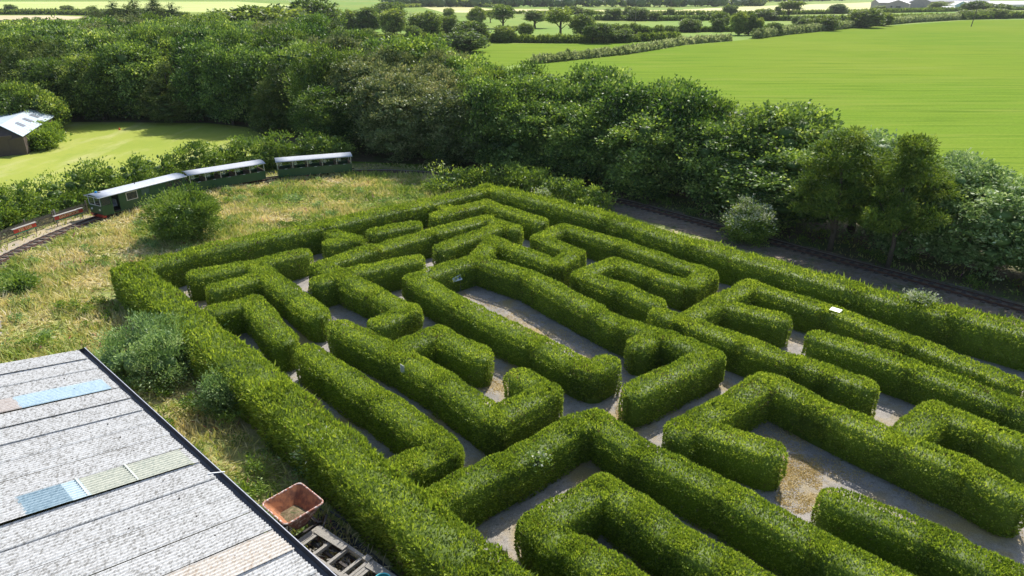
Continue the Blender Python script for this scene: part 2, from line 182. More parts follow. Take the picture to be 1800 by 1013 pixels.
def groundmat(name, layers, fine, bump=.4, rough=.9, spec=.2):
    """layers: [(scale, lo, hi, colour, stretch)] laid over the first colour by noise masks; fine: (scale, amount) brightness grain"""
    m, nt, nd, lk = newmat(name)
    geo = N(nt, 'ShaderNodeNewGeometry'); pos = geo.outputs['Position']
    cur = None
    for i, L in enumerate(layers):
        if i == 0:
            rgb = N(nt, 'ShaderNodeRGB'); rgb.outputs[0].default_value = (*L, 1); cur = rgb.outputs[0]; continue
        scale, lo, hi, col = L[:4]
        no = N(nt, 'ShaderNodeTexNoise', Scale=scale, Detail=6.0, Roughness=.6)
        mp = N(nt, 'ShaderNodeMapping'); mp.inputs['Location'].default_value = (i * 13.7, i * 7.1, 0)
        if len(L) > 4: mp.inputs['Rotation'].default_value = (0, 0, L[4][0]); mp.inputs['Scale'].default_value = (L[4][1], L[4][2], 1)
        mp.vector_type = 'POINT'
        lk.new(pos, mp.inputs[0]); lk.new(mp.outputs[0], no.inputs['Vector'])
        mr = N(nt, 'ShaderNodeMapRange'); mr.inputs[1].default_value = lo; mr.inputs[2].default_value = hi; lk.new(no.outputs[0], mr.inputs[0])
        mx = N(nt, 'ShaderNodeMix', data_type='RGBA'); lk.new(mr.outputs[0], mx.inputs[0]); lk.new(cur, mx.inputs[6]); mx.inputs[7].default_value = (*col, 1)
        cur = mx.outputs[2]
    fn = N(nt, 'ShaderNodeTexNoise', Scale=fine[0], Detail=4.0, Roughness=.7); lk.new(pos, fn.inputs['Vector'])
    fm = N(nt, 'ShaderNodeMapRange'); fm.inputs[1].default_value = .25; fm.inputs[2].default_value = .75
    fm.inputs[3].default_value = 1 - fine[1]; fm.inputs[4].default_value = 1 + fine[1]; lk.new(fn.outputs[0], fm.inputs[0])
    hs = N(nt, 'ShaderNodeHueSaturation'); lk.new(cur, hs.inputs['Color']); lk.new(fm.outputs[0], hs.inputs['Value'])
    p = N(nt, 'ShaderNodeBsdfPrincipled', Roughness=rough); p.inputs['Specular IOR Level'].default_value = spec
    lk.new(hs.outputs[0], p.inputs['Base Color'])
    if bump:
        bp = N(nt, 'ShaderNodeBump', Strength=bump, Distance=.06); lk.new(fn.outputs[0], bp.inputs['Height']); lk.new(bp.outputs[0], p.inputs['Normal'])
    o = N(nt, 'ShaderNodeOutputMaterial'); lk.new(p.outputs[0], o.inputs[0]); return m
# ---------------------------------------------------------------- materials used
HEDGE = leafmat('hedge_leaf', [(0, (.095, .155, .032)), (.35, (.185, .27, .04)), (.65, (.32, .43, .06)), (1, (.52, .60, .14))], trans=.42, rough=.55, spec=.3, vary=.06)
GRAVEL = groundmat('gravel', [(.37, .34, .31), (.9, .45, .6, (.28, .262, .24)), (5.0, .55, .68, (.22, .20, .18)), (.35, .50, .64, (.40, .31, .15)), (2.2, .60, .72, (.36, .27, .12))], (26, .42), bump=.8)
MEADOW = groundmat('meadow_soil', [(.38, .33, .15), (.16, .42, .6, (.22, .30, .07)), (.5, .52, .66, (.48, .40, .22)), (1.7, .55, .7, (.10, .15, .035))], (14, .35), bump=.9)
LAWN = groundmat('mown_lawn', [(.26, .32, .04), (.05, .4, .6, (.35, .38, .07)), (.25, .5, .7, (.42, .42, .15), (.6, 1, .3)), (1.2, .55, .75, (.23, .31, .05))], (9, .10), bump=.2)
FIELD = groundmat('green_crop', [(.150, .240, .030), (.012, .4, .6, (.185, .255, .035)), (.16, .5, .72, (.21, .265, .05), (.30, .12, 1.0)), (.5, .5, .75, (.085, .16, .02), (.30, .08, 1.0)), (.9, .5, .7, (.20, .275, .04), (.30, .05, 1.6))], (2.2, .16), bump=.25, spec=.0)
BASE = groundmat('pasture', [(.15, .26, .02), (.006, .42, .58, (.21, .27, .03)), (.05, .5, .7, (.12, .22, .015))], (1.2, .08), bump=.1)
WHEAT = groundmat('ripe_wheat', [(.55, .50, .20), (.01, .4, .6, (.62, .58, .30)), (.04, .5, .7, (.40, .46, .14), (.1, .3, 1))], (1.0, .05), bump=0)
PALE = groundmat('cut_grass', [(.42, .50, .14), (.008, .4, .6, (.48, .52, .18))], (1.0, .04), bump=0)
TAN = groundmat('stubble', [(.52, .43, .25), (.02, .4, .6, (.58, .48, .30))], (1.0, .04), bump=0)
SHADEFLOOR = groundmat('litter', [(.13, .11, .06), (.4, .45, .6, (.10, .14, .04)), (1.4, .55, .7, (.24, .20, .10))], (8, .4), bump=.8)
BALLAST = groundmat('ballast', [(.21, .165, .125), (1.1, .48, .62, (.30, .24, .16)), (.6, .52, .66, (.11, .14, .05)), (3.0, .5, .6, (.25, .22, .19))], (18, .6), bump=1.4)
DRYPATH = groundmat('dry_edge', [(.46, .38, .26), (.8, .45, .6, (.38, .33, .27)), (2.5, .5, .7, (.50, .42, .22))], (18, .3), bump=.8)
RUSTRAIL = plain('rusty_rail', (.10, .055, .04), .75, 0.2, (.16, .08, .055), 9)
STEEL = plain('worn_steel', (.62, .62, .62), .32, 1.0, (.45, .42, .40), 12)
SLEEPER = plain('old_timber_sleeper', (.055, .042, .035), .9, 0, (.11, .09, .075), 12, bump=.4)
BARK = plain('bark', (.13, .10, .075), .95, 0, (.07, .055, .04), 9, bump=.6)

TWIG = leafmat('brown_hedge_twig', [(0, (.10, .085, .045)), (.5, (.20, .16, .08)), (1, (.34, .28, .14))], trans=.2, rough=.8, spec=.1, vary=.05)
# ---------------------------------------------------------------- ground
def flat(name, pts, z, m, label=None):
    b = MB(); b.add([(x, y, z) for x, y in pts], [tuple(range(len(pts)))])
    o = b.build(name, m); prop(o, kind='structure')
    if label: o['label'] = label
    me = o.data
    if me.polygons[0].normal.z < 0: me.flip_normals()
    return o
b = MB(); S = 4000.0
b.add([(-S, -200, 0), (S, -200, 0), (S, 2 * S, 0), (-S, 2 * S, 0)], [(0, 1, 2, 3)])
g = b.build('ground', BASE); prop(g, kind='structure')
TH, TB = rad(134.5), rad(49.5)
EA = np.array([math.sin(TH), math.cos(TH)]); EB = np.array([math.sin(TB), math.cos(TB)])
def ab(a, b_): return EA * a + EB * b_
flat('rough_ground', [(-60, 5), (60, 5), (60, 24), (46, 22), (32, 33.5), (26, 40), (20, 46), (11, 57.5), (4, 63.5), (-4, 70), (-15, 76.5), (-24, 77.5), (-31, 73), (-38, 64), (-44, 50), (-60, 40)], .006, MEADOW)
flat('maze_floor', [tuple(ab(*q)) for q in ((-46.6, 11.4), (-46.8, 41.0), (10, 41.2), (10, 11.0))], .014, GRAVEL)
flat('lawn', FIELDS['lawn'] + [[-75, 60], [-135, 72], [-135, 103.5]], .010, LAWN)
flat('wood_floor', [(-98, 112), (-90, 104), (-70, 103.5), (-45, 102.5), (-37.9, 99), (-28.5, 86), (-20, 78), (-10, 76.2), (-4, 71.5), (4, 65.5), (12, 60.3), (20, 51), (28, 43), (36, 34), (48, 22), (58, 30), (46, 46), (34, 58), (20, 70), (8, 84), (-4, 96), (-20, 120), (-60, 180), (-150, 180)], .02, SHADEFLOOR)
flat('crop_field', FIELDS['field_right'], .03, FIELD)
flat('near_pasture', FIELDS['field_a'], .025, FIELD)
flat('wheat_field', FIELDS['wheat'], .05, WHEAT)
flat('pale_wheat_field', FIELDS['wheat2'], .04, WHEAT)
flat('stubble_field', FIELDS['tan'], .05, TAN)
flat('hay_field', FIELDS['pale_left'], .04, PALE)

# ---------------------------------------------------------------- railway
TRK = [(-37.2, 30), (-37.3, 36), (-37.3, 41), (-37.1, 45.6), (-36.7, 51), (-35.6, 55.8), (-33.9, 59.8), (-31.6, 63.6), (-28.6, 66.9), (-25.2, 69.5), (-21.3, 71.4), (-17.2, 72.5), (-12.5, 72.5), (-7.5, 71.2), (-2.5, 68.7), (3, 65.4), (9.64, 61.5), (12.9, 58.3), (17.1, 53.6), (20.4, 49.9), (23, 47), (27.2, 42.5), (31.6, 37.5), (38, 30), (44, 22)]
def resample(P, ds):
    P = np.array(P, float); n = 8; Q = []
    for i in range(len(P) - 1):
        p0, p1, p2, p3 = P[max(i - 1, 0)], P[i], P[i + 1], P[min(i + 2, len(P) - 1)]
        for k in range(n):
            t = k / n; Q.append(.5 * (2 * p1 + (p2 - p0) * t + (2 * p0 - 5 * p1 + 4 * p2 - p3) * t * t + (3 * p1 - p0 - 3 * p2 + p3) * t ** 3))
    Q.append(P[-1]); Q = np.array(Q); L = np.concatenate([[0], np.cumsum(np.linalg.norm(np.diff(Q, axis=0), axis=1))])
    s = np.arange(0, L[-1], ds); out = np.stack([np.interp(s, L, Q[:, 0]), np.interp(s, L, Q[:, 1])], 1)
    T = norm(np.gradient(out, axis=0)); return out, np.stack([-T[:, 1], T[:, 0]], 1)   # points, left normals
TP, TN = resample(TRK, .65)
def strip(name, off0, off1, z, m, P=TP, Nn=TN):
    b = MB(); vs = []
    for i, (p, n) in enumerate(zip(P, Nn)):
        j = .12 * math.sin(i * .9) + .08 * math.sin(i * 2.3)
        vs += [(*(p + n * (off0 - j)), z), (*(p + n * (off1 + j)), z)]
    b.add(vs, [(2 * i, 2 * i + 2, 2 * i + 3, 2 * i + 1) for i in range(len(P) - 1)])
    o = b.build(name, m); prop(o, kind='structure')
    if o.data.polygons[0].normal.z < 0: o.data.flip_normals()
    return o
strip('track_bed', -1.25, 1.2, .05, BALLAST)
i0 = [i for i in range(len(TP)) if TP[i][0] > 5][0]
strip('track_side_gravel', -2.9, -1.0, .040, BALLAST, TP[i0:], TN[i0:])
il = [i for i in range(len(TP)) if TP[i][1] < 57 and TP[i][0] < 0]
strip('platform_path', .62, 2.1, .062, DRYPATH, TP[il], TN[il])
trk = empty('railway_track', (TP[40][0], TP[40][1], 0)); prop(trk, 'narrow gauge railway with dark sleepers curving round the maze under the trees', 'railway')
def rel(o, root): o.location = -Vector(root.location); return o
for s in (-.42, .42):
    b = MB(); pr = [(-.07, .09), (.07, .09), (.07, .105), (.012, .125), (.012, .17), (-.012, .17), (-.012, .125), (-.07, .105)]
    vs = []
    for p, n in zip(TP, TN): vs += [(*(p + n * (s + q[0])), q[1]) for q in pr]
    k = len(pr); b.add(vs, [(i * k + j, i * k + (j + 1) % k, (i + 1) * k + (j + 1) % k, (i + 1) * k + j) for i in range(len(TP) - 1) for j in range(k)])
    r_ = rel(b.build('rail', RUSTRAIL, trk), trk)
    b = MB(); vs = []
    for p, n in zip(TP, TN): vs += [(*(p + n * (s + q[0])), q[1]) for q in ((-.032, .168), (.032, .168), (.032, .205), (-.032, .205))]
    b.add(vs, [(i * 4 + j, i * 4 + (j + 1) % 4, (i + 1) * 4 + (j + 1) % 4, (i + 1) * 4 + j) for i in range(len(TP) - 1) for j in range(4)])
    h_ = b.build('rail_head', STEEL if s > 0 else RUSTRAIL, r_)
b = MB(); b.box((0, 0, .072), (1.45, .24, .10)); slm = b.build('sleeper', SLEEPER, trk).data
bpy.data.objects.remove(bpy.data.objects['sleeper'])
for i, (p, n) in enumerate(zip(TP, TN)):
    vis = (p[0] > 8.5 and p[1] > 33) or (-15 < p[0] < -4) or (p[0] < -30 and 44 < p[1] < 55)
    if not vis: continue
    s = bpy.data.objects.new('sleeper', slm); COL.objects.link(s); s.parent = trk
    s.location = Vector((p[0], p[1], 0)) - Vector(trk.location); s.rotation_euler = (0, 0, math.atan2(n[1], n[0]) + random.Random(i).uniform(-.04, .04))

# ---------------------------------------------------------------- maze hedges
def seg_d(X, a, b_):
    d = b_ - a; L = max(np.linalg.norm(d), 1e-6); u = d / L
    t = np.clip((X - a) @ u, 0, L); return np.linalg.norm(X - (a + t[:, None] * u), axis=1)
def hedge(name, label, lines, h, w_, group, dens=1.0, rough=.07, ragged=0.0, seed=0, mat=None, lsize=1.0, world=False, pw=8.0, lf=1.6):
    rng = np.random.default_rng(100 + seed); segs = []
    for l in lines:
        P = [np.array(q, float) if world else ab(*q) for q in l]
        segs += list(zip(P[:-1], P[1:]))
    hh = [h + .03 * rng.normal() for _ in segs]
    A_, Dd, Nm = [], [], []
    # core
    cv, cf = [], []
    for si, (a, b_) in enumerate(segs):
        d = b_ - a; L = np.linalg.norm(d); u = d / max(L, 1e-6); s = np.array([-u[1], u[0]])
        H_ = hh[si] - .16 - rough * .8; W_ = w_ - .12 - rough * .6
        prof = [(-.88, 0), (-1, .35), (-1, .72), (-.93, .9), (-.72, .985), (0, 1), (.72, .985), (.93, .9), (1, .72), (1, .35), (.88, 0)]
        nst = max(2, int(L / .6)); rings = []
        caps = [(-1, t) for t in (.98, .8, .45)]
        st = [(-W_ * math.sqrt(1 - q * q) * 1.0, q) for q in (.12, .55, .85)] + [(L * k / nst, 1.0) for k in range(nst + 1)] + [(L + W_ * math.sqrt(1 - q * q), q) for q in (.85, .55, .12)]
        b0 = len(cv)
        for (x, q) in st:
            for (o, z) in prof:
                c = a + u * x + s * (o * W_ * q); cv.append((c[0], c[1], z * (H_ - .06 * (1 - q))))
        k = len(prof)
        for i in range(len(st) - 1):
            for j in range(k - 1): cf.append((b0 + i * k + j, b0 + i * k + j + 1, b0 + (i + 1) * k + j + 1, b0 + (i + 1) * k + j))
        cf.append(tuple(b0 + j for j in range(k))); cf.append(tuple(b0 + (len(st) - 1) * k + j for j in range(k))[::-1])
        # leaf sites on the sides and top
        mid = (a + b_) / 2; dist = max(14.0, np.linalg.norm([*(mid), 16.0]))
        rho = dens * 270 * (30 / dist) ** 1.1
        per = 2 * h + 1.7 * w_; area = per * (L + 2.2 * w_); n = int(area * rho)
        q = rng.uniform(0, per, n); x = rng.uniform(-1.1 * w_, L + 1.1 * w_, n)
        side = q < 2 * h
        sg = np.where((q % 2) < 1, 1, -1)
        z = np.where(side, (q / 2), 0); z = np.where(side, rng.uniform(0.02, 1, n), 0)
        sg = rng.choice([-1, 1], n)
        off = np.where(side, w_ * (1 - z ** pw) ** (1 / pw), 0)
        off = off * (1 - .10 * np.clip(.35 - z, 0, 1) / .35)
        to = rng.uniform(0, 1, n); off = np.where(side, off, w_ * to); zz = np.where(side, z, (1 - np.minimum(to, .999) ** pw) ** (1 / pw))
        # round the ends
        ex = np.where(x < 0, -x, np.where(x > L, x - L, 0)); cap = ex > 0
        ang = rng.uniform(-math.pi / 2, math.pi / 2, n)
        lx = np.where(cap, np.where(x < 0, -np.cos(ang) * off, L + np.cos(ang) * off), x)
        ly = np.where(cap, np.sin(ang) * off, sg * off)
        nx = np.where(cap, np.where(x < 0, -np.cos(ang), np.cos(ang)), 0); ny = np.where(cap, np.sin(ang), sg)
        e = np.clip(zz, 0, 1) ** (pw - 1); oo = np.clip(off / w_, 0, 1) ** (pw - 1)
        P3 = np.stack([a[0] + u[0] * lx + s[0] * ly, a[1] + u[1] * lx + s[1] * ly, zz * hh[si]], 1)
        Nn = norm(np.stack([(u[0] * nx + s[0] * ny) * oo, (u[1] * nx + s[1] * ny) * oo, e + .001], 1))
        keep = np.ones(n, bool)
        for sj, (c, d2) in enumerate(segs):
            if sj == si: continue
            keep &= seg_d(P3[:, :2], c, d2) > (w_ * np.clip(1 - zz ** pw, 0, 1) ** (1 / pw) - .03) * (zz < .985) + (-1) * (zz >= .985)
        A_.append(P3[keep]); Nm.append(Nn[keep])
    P3 = np.concatenate(A_); Nn = np.concatenate(Nm); n = len(P3)
    bump = lump(P3, 1.1, seed * .37) * rough * 1.2 + lump(P3, 3.1, seed + 2) * rough * .8
    P3 = P3 + Nn * (bump[:, None] - .05)
    P3[:, 2] = np.maximum(P3[:, 2], .02)
    D = norm(Nn * .75 + np.array([0, 0, .55]) + rng.normal(size=(n, 3)) * .42)
    dist = np.linalg.norm(P3 - np.array([0, 0, 18.]), axis=1)
    sz = (.075 + .0016 * dist) * lsize
    Ls = sz * rng.uniform(.6, 1.35, n) * (1 + ragged * (rng.random(n) < .12) * rng.uniform(.5, 2.2, n))
    Q = leaf_quads(P3 - D * .04, D, Ls, sz * .5, rng)
    tint = np.clip(rng.beta(1.7, 1.9, n) * .85 + .08 + .16 * lump(P3, lf, 5 + seed), 0, 1)
    tw = None; ms = [mat or HEDGE]
    if mat is None: tw = (rng.random(n) < .012 + .16 * (lump(P3, .8, seed + 7) > .62) + .06 * (P3[:, 2] < .45)).astype(np.int32); ms.append(TWIG)
    me = quads_mesh(name, Q, ms, tint, (cv, cf), tw)
    o = bpy.data.objects.new(name, me); COL.objects.link(o)
    prop(o, label, 'hedge', group); return o
H = HEDGES_AB; GR = 'clipped hedges of the maze'
n_h = 0
P = H['perim'][0]; P = [[-3.5, 10.3]] + P[:-1] + [[1.5, 41.2]]
def HG(label, lines, h=1.78, w_=.73, **k):
    global n_h; n_h += 1
    return hedge('maze_hedge', label, lines, h, w_, GR, seed=n_h, **k)
HG('tall shaggy outer hedge between the shed and the maze, broadest of all', [P[:4]], 2.1, 1.05, rough=.15, ragged=.6, dens=.9, lsize=1.15)
HG('long outer hedge along the dry meadow at the back of the maze', [P[3:8]], 2.05, .84, rough=.11, ragged=.4)
HG('long ragged outer hedge beside the railway on the far right side', [P[7:]], 2.08, .90, rough=.13, ragged=.8)
HG('F shaped hedge near the left corner with two bars on one stem', H['f_shape'])
HG('short hooked hedge in front of the F shaped one, beside the shaggy outer hedge', H['h2'])
HG('straight hedge bending to meet the shaggy outer hedge, leftmost long row', H['h3'])
HG('hedge with the small white plate on its side and two hooked ends', H['h4'])
HG('long hedge across the back with a stem and two short spurs at its left end', H['h5'][:3])
HG('S shaped coiling hedge at the back right with a long straight back', H['h5'][3:5])
HG('long U shaped hedge closing round the information board', H['h5'][5:])
HG('small folded hedge stub close to the back row, left of the short bar', H['h6'])
HG('single short straight hedge bar close to the back row', H['h7'])
HG('hedge with a bright yellow green stub, just inside the far corner', H['h8'])
HG('long hedge carrying the white panel, forked with a short spur', H['h13'])
HG('free standing straight hedge with a rounded end on the right, below the white panel', H['h14'])
HG('hedge with a right-angled corner above the sunlit straw patch', H['h15'])
HG('hedge with a peaked corner running from the shaggy outer hedge to the bottom edge', H['h17'] + [[H['h17'][0][-1], [-1.5, 19.2]]])
HG('straight hedge beside the pale gravel at the lower right', [H['h18'][0] + [[1.0, 22.0]]])
HG('nearest hedge, U shaped and open towards the bottom edge', [[[-5.5, 13.5]] + H['h19'][0] + [[-3.5, 16.3]]])
# ---------------------------------------------------------------- foliage kinds
SYC = leafmat('sycamore_leaf', [(0, (.04, .085, .03)), (.4, (.11, .20, .055)), (.75, (.24, .37, .085)), (1, (.52, .62, .28))], trans=.38, rough=.5, spec=.3, vary=.36, lowf=.18)
DARK = leafmat('ash_leaf', [(0, (.04, .08, .022)), (.4, (.095, .17, .036)), (.75, (.21, .31, .06)), (1, (.44, .52, .16))], trans=.38, rough=.5, spec=.4, vary=.25, lowf=.2)
COPPER = leafmat('copper_tinged_leaf', [(0, (.07, .11, .045)), (.4, (.15, .215, .075)), (.75, (.28, .34, .14)), (1, (.46, .48, .28))], trans=.32, rough=.5, spec=.3, vary=.2, lowf=.2, tcol=(1.2, 1.0, .6))
PINE = leafmat('pine_needle', [(0, (.045, .08, .026)), (.4, (.09, .145, .036)), (.75, (.16, .21, .05)), (1, (.27, .30, .09))], trans=.25, rough=.6, spec=.25, vary=.25, lowf=.25)
FARL = leafmat('hedgerow_tree_leaf', [(0, (.06, .105, .035)), (.4, (.14, .21, .06)), (.75, (.24, .33, .09)), (1, (.38, .45, .17))], trans=.42, rough=.5, spec=.35, vary=.3, lowf=.1)
SHRUB = leafmat('shrub_leaf', [(0, (.08, .145, .03)), (.4, (.17, .27, .05)), (.75, (.29, .40, .075)), (1, (.38, .48, .13))], trans=.35, rough=.45, spec=.4, vary=.15)
SILVER = leafmat('grey_green_leaf', [(0, (.11, .20, .07)), (.4, (.23, .36, .13)), (.75, (.38, .52, .21)), (1, (.56, .66, .36))], trans=.4, rough=.5, spec=.4, vary=.08, tcol=(1.1, 1.1, .6))
PETAL = leafmat('pale_blossom', [(0, (.30, .36, .20)), (.5, (.55, .58, .42)), (1, (.80, .80, .68))], trans=.3, rough=.6, spec=.2, vary=.05, tcol=(1, 1, .8))
BANK = leafmat('flowering_bank_leaf', [(0, (.14, .19, .07)), (.4, (.32, .38, .17)), (.75, (.52, .56, .34)), (1, (.72, .72, .55))], trans=.42, rough=.7, spec=.2, vary=.1, tcol=(1.1, 1.1, .7))
PALELEAF = leafmat('pale_glossy_leaf', [(0, (.09, .16, .05)), (.4, (.20, .31, .10)), (.75, (.36, .48, .20)), (1, (.62, .70, .42))], trans=.3, rough=.55, spec=.3, vary=.12, lowf=.3, tcol=(1.1, 1.1, .7))
def ico(sub=1):
    t = (1 + 5 ** .5) / 2
    v = [(-1, t, 0), (1, t, 0), (-1, -t, 0), (1, -t, 0), (0, -1, t), (0, 1, t), (0, -1, -t), (0, 1, -t), (t, 0, -1), (t, 0, 1), (-t, 0, -1), (-t, 0, 1)]
    f = [(0, 11, 5), (0, 5, 1), (0, 1, 7), (0, 7, 10), (0, 10, 11), (1, 5, 9), (5, 11, 4), (11, 10, 2), (10, 7, 6), (7, 1, 8), (3, 9, 4), (3, 4, 2), (3, 2, 6), (3, 6, 8), (3, 8, 9), (4, 9, 5), (2, 4, 11), (6, 2, 10), (8, 6, 7), (9, 8, 1)]
    v = [np.array(p) / np.linalg.norm(p) for p in v]
    for _ in range(sub):
        nf, mid = [], {}
        def md(a, b):
            k = (min(a, b), max(a, b))
            if k not in mid: m = v[a] + v[b]; v.append(m / np.linalg.norm(m)); mid[k] = len(v) - 1
            return mid[k]
        for a, b, c in f: x, y, z = md(a, b), md(b, c), md(c, a); nf += [(a, x, z), (b, y, x), (c, z, y), (x, y, z)]
        f = nf
    return np.array(v), f
ICO, ICF = ico(1)
def foliage(name, lobes, mat, n, L, W, seed, core=.66, up=.45, jit=.7, rough=.2, clu=60, cs=1.8, droop=0.0, flat_=1.0, extra_mat=None, extra_frac=0.0, zmin=0.05, hang=0):
    """lobes: (x,y,z,rx,rz) ellipsoids; leaves over their joint surface, a dark leafy core inside"""
    rng = np.random.default_rng(seed); lob = np.array(lobes, float)
    area = lob[:, 3] ** 2 + lob[:, 3] * lob[:, 4]; nc = max(40, n // clu); pick = rng.choice(len(lob), nc, p=area / area.sum())
    Nn = norm(rng.normal(size=(nc, 3))); l = lob[pick]; R3 = np.stack([l[:, 3], l[:, 3], l[:, 4]], 1)
    shell = rng.uniform(.78, 1.08, nc)[:, None] + rough * lump(Nn * 3 + l[:, :3], 1.6, seed)[:, None]
    Pp = l[:, :3] + Nn * R3 * shell; keep = np.ones(nc, bool)
    for i, q in enumerate(lob):
        ins = (((Pp - q[:3]) / np.array([q[3], q[3], q[4]])) ** 2).sum(1) < .55
        keep &= ~(ins & (pick != i))
    Pp, Nn = Pp[keep], Nn[keep]; ct = rng.normal(0, .17, len(Pp)); sg = L * cs * rng.uniform(.6, 1.3, len(Pp))
    k = n // max(len(Pp), 1) + 1; idx = np.repeat(np.arange(len(Pp)), k)[:n] if len(Pp) * k > n else np.repeat(np.arange(len(Pp)), k)
    off = rng.normal(size=(len(idx), 3)) * sg[idx][:, None] * np.array([1, 1, .55]); Pp = Pp[idx] + off; Nn = norm(Nn[idx] * .8 + norm(off) * .6)
    keep = Pp[:, 2] > zmin; Pp, Nn, idx = Pp[keep], Nn[keep], idx[keep]; m = len(Pp)
    D = norm(Nn * np.array([1, 1, flat_]) + np.array([0, 0, up - droop]) + rng.normal(size=(m, 3)) * jit)
    Q = leaf_quads(Pp, D, L * rng.uniform(.6, 1.5, m), W * rng.uniform(.7, 1.3, m), rng, .12)
    tint = np.clip(rng.beta(2, 2.6, m) * .8 + .1 + ct[idx], 0, 1)
    cv, cf = [], []
    for i, q in enumerate(lob):
        vv = ICO * np.array([q[3], q[3], q[4]]) * (core + .02 if i == 0 else core * .62) * (1 + .12 * lump(ICO * 2 + q[:3], 1.3, i)[:, None]) + q[:3]
        vv[:, 2] = np.maximum(vv[:, 2], zmin * .5)
        b0 = len(cv); cv += list(vv); cf += [tuple(j + b0 for j in f) for f in ICF]
    mi = None; mats = [mat]
    if extra_mat:
        mats.append(extra_mat); mi = (rng.random(m) < extra_frac * np.clip(Nn[:, 2] * 1.5 + .3, 0, 1)).astype(np.int32)
    return quads_mesh(name, Q, mats, tint, (cv, cf), mi)
def lobes_broad(rng, h=10.0, r=4.0, base=.14, nl=26, top=1.0, lo=.30, hi=.46, oval=1.0):
    """rounded broadleaf crown: body plus many bulges at its skin"""
    L = [(0, 0, h * (.50 + base / 2), r * .70, h * (.5 - base / 2) * .82)]
    zc = h * (.5 + base / 2); rz = h * (.5 - base / 2)
    for i in range(nl):
        u = -0.92 + 1.84 * (i + .5) / nl + rng.uniform(-.05, .05); a = i * 2.39996 + rng.uniform(-.4, .4); s = math.sqrt(max(0, 1 - u * u))
        widen = 1.0 + .10 * (u < 0)
        q = r * rng.uniform(lo, hi) * (1.12 if u > .3 else 1)
        L.append((math.cos(a) * s ** .8 * (r - q * .75) * widen * oval, math.sin(a) * s ** .8 * (r - q * .75) * widen, zc + u * (rz - q * .75), q, q * rng.uniform(.75, .95)))
    return L
def trunk_mesh(name, h, r0, rng, fork=3, up=.62):
    b = MB(); k = [(0, 0, -.1), (rng.uniform(-.1, .1), rng.uniform(-.1, .1), h * .2), (rng.uniform(-.25, .25), rng.uniform(-.25, .25), h * .42), (rng.uniform(-.4, .4), rng.uniform(-.4, .4), h * up)]
    b.tube(k, [r0 * 1.25, r0, r0 * .8, r0 * .4], 7)
    for i in range(fork):
        a = i * 6.283 / fork + rng.uniform(0, 1); z = h * rng.uniform(.16, .36)
        b.tube([(0, 0, z), (math.cos(a) * h * .09, math.sin(a) * h * .09, z + h * .1), (math.cos(a) * h * .2, math.sin(a) * h * .2, z + h * .26)], [r0 * .55, r0 * .4, r0 * .15], 6)
    o = b.build(name, BARK, None, True); me = o.data; bpy.data.objects.remove(o); return me
rr = random.Random(11)
KIND = {}
for i in range(4):
    KIND.setdefault('s', []).append((foliage('sycamore_crown', lobes_broad(rr, nl=44, base=.03, lo=.2, hi=.42, oval=rr.uniform(.88, 1.12)), SYC, 24000, .30, .21, 20 + i, up=.25), trunk_mesh('trunk', 10, .24, rr)))
for i in range(3):
    KIND.setdefault('e', []).append((foliage('ash_crown', lobes_broad(rr, nl=46, lo=.16, hi=.36, base=.03), DARK, 25000, .28, .14, 40 + i, up=.4), trunk_mesh('trunk', 10, .22, rr)))
for i in range(2):
    KIND.setdefault('b', []).append((foliage('copper_crown', lobes_broad(rr, nl=46, lo=.18, hi=.38, base=.03), COPPER, 26000, .25, .17, 50 + i, up=.2), trunk_mesh('trunk', 10, .24, rr)))
def lobes_pine(rng, h=10.0, r=4.0):
    L = []
    nt_ = 9
    for t in range(nt_):
        f = t / (nt_ - 1); z = h * (.16 + .80 * f); R_ = r * (1.0 - .80 * f ** 1.3); m = max(2, int(8 - 6 * f))
        for k in range(m):
            a = k * 6.283 / m + t * 1.1 + rng.uniform(-.4, .4); d = R_ * rng.uniform(.55, .78) * (0 if t == nt_ - 1 else 1)
            q = R_ * rng.uniform(.34, .48) + .28
            L.append((math.cos(a) * d, math.sin(a) * d, z + rng.uniform(-.35, .35), q, q * rng.uniform(.42, .62)))
        L.append((0, 0, z - .2, R_ * .42 + .2, .7))
    return L
for i in range(3):
    KIND.setdefault('p', []).append((foliage('pine_crown', lobes_pine(rr), PINE, 26000, .28, .08, 60 + i, up=.5, core=.6, cs=1.2, clu=45), trunk_mesh('trunk', 10, .2, rr, 2, .85)))
def lobes_tuft(rng, h=10.0, r=4.0, z0=.40):
    L = []
    for t in range(6):
        f = t / 5; z = h * (z0 + (.97 - z0) * f); R_ = r * (1 - .62 * f ** 1.4) * (.75 if t == 0 else 1)
        for k in range(max(2, 7 - t)):
            a = k * 6.283 / max(2, 7 - t) + t * .8 + rng.uniform(-.4, .4); d = R_ * rng.uniform(.5, .85) * (t < 5)
            q = rng.uniform(.6, 1.15); L.append((math.cos(a) * d, math.sin(a) * d, z + rng.uniform(-.5, .5), q * 1.25, q * .42))
    return L
OLIVE = leafmat('olive_needle', [(0, (.06, .11, .022)), (.4, (.13, .21, .04)), (.75, (.24, .32, .06)), (1, (.38, .44, .11))], trans=.35, rough=.6, spec=.25, vary=.12, lowf=.25)
for i in range(2):
    KIND.setdefault('q', []).append((foliage('tufted_crown', lobes_tuft(rr), OLIVE, 24000, .28, .10, 65 + i, up=.35, core=.35, cs=1.1, clu=60), trunk_mesh('trunk', 10, .2, rr, 4, .85)))
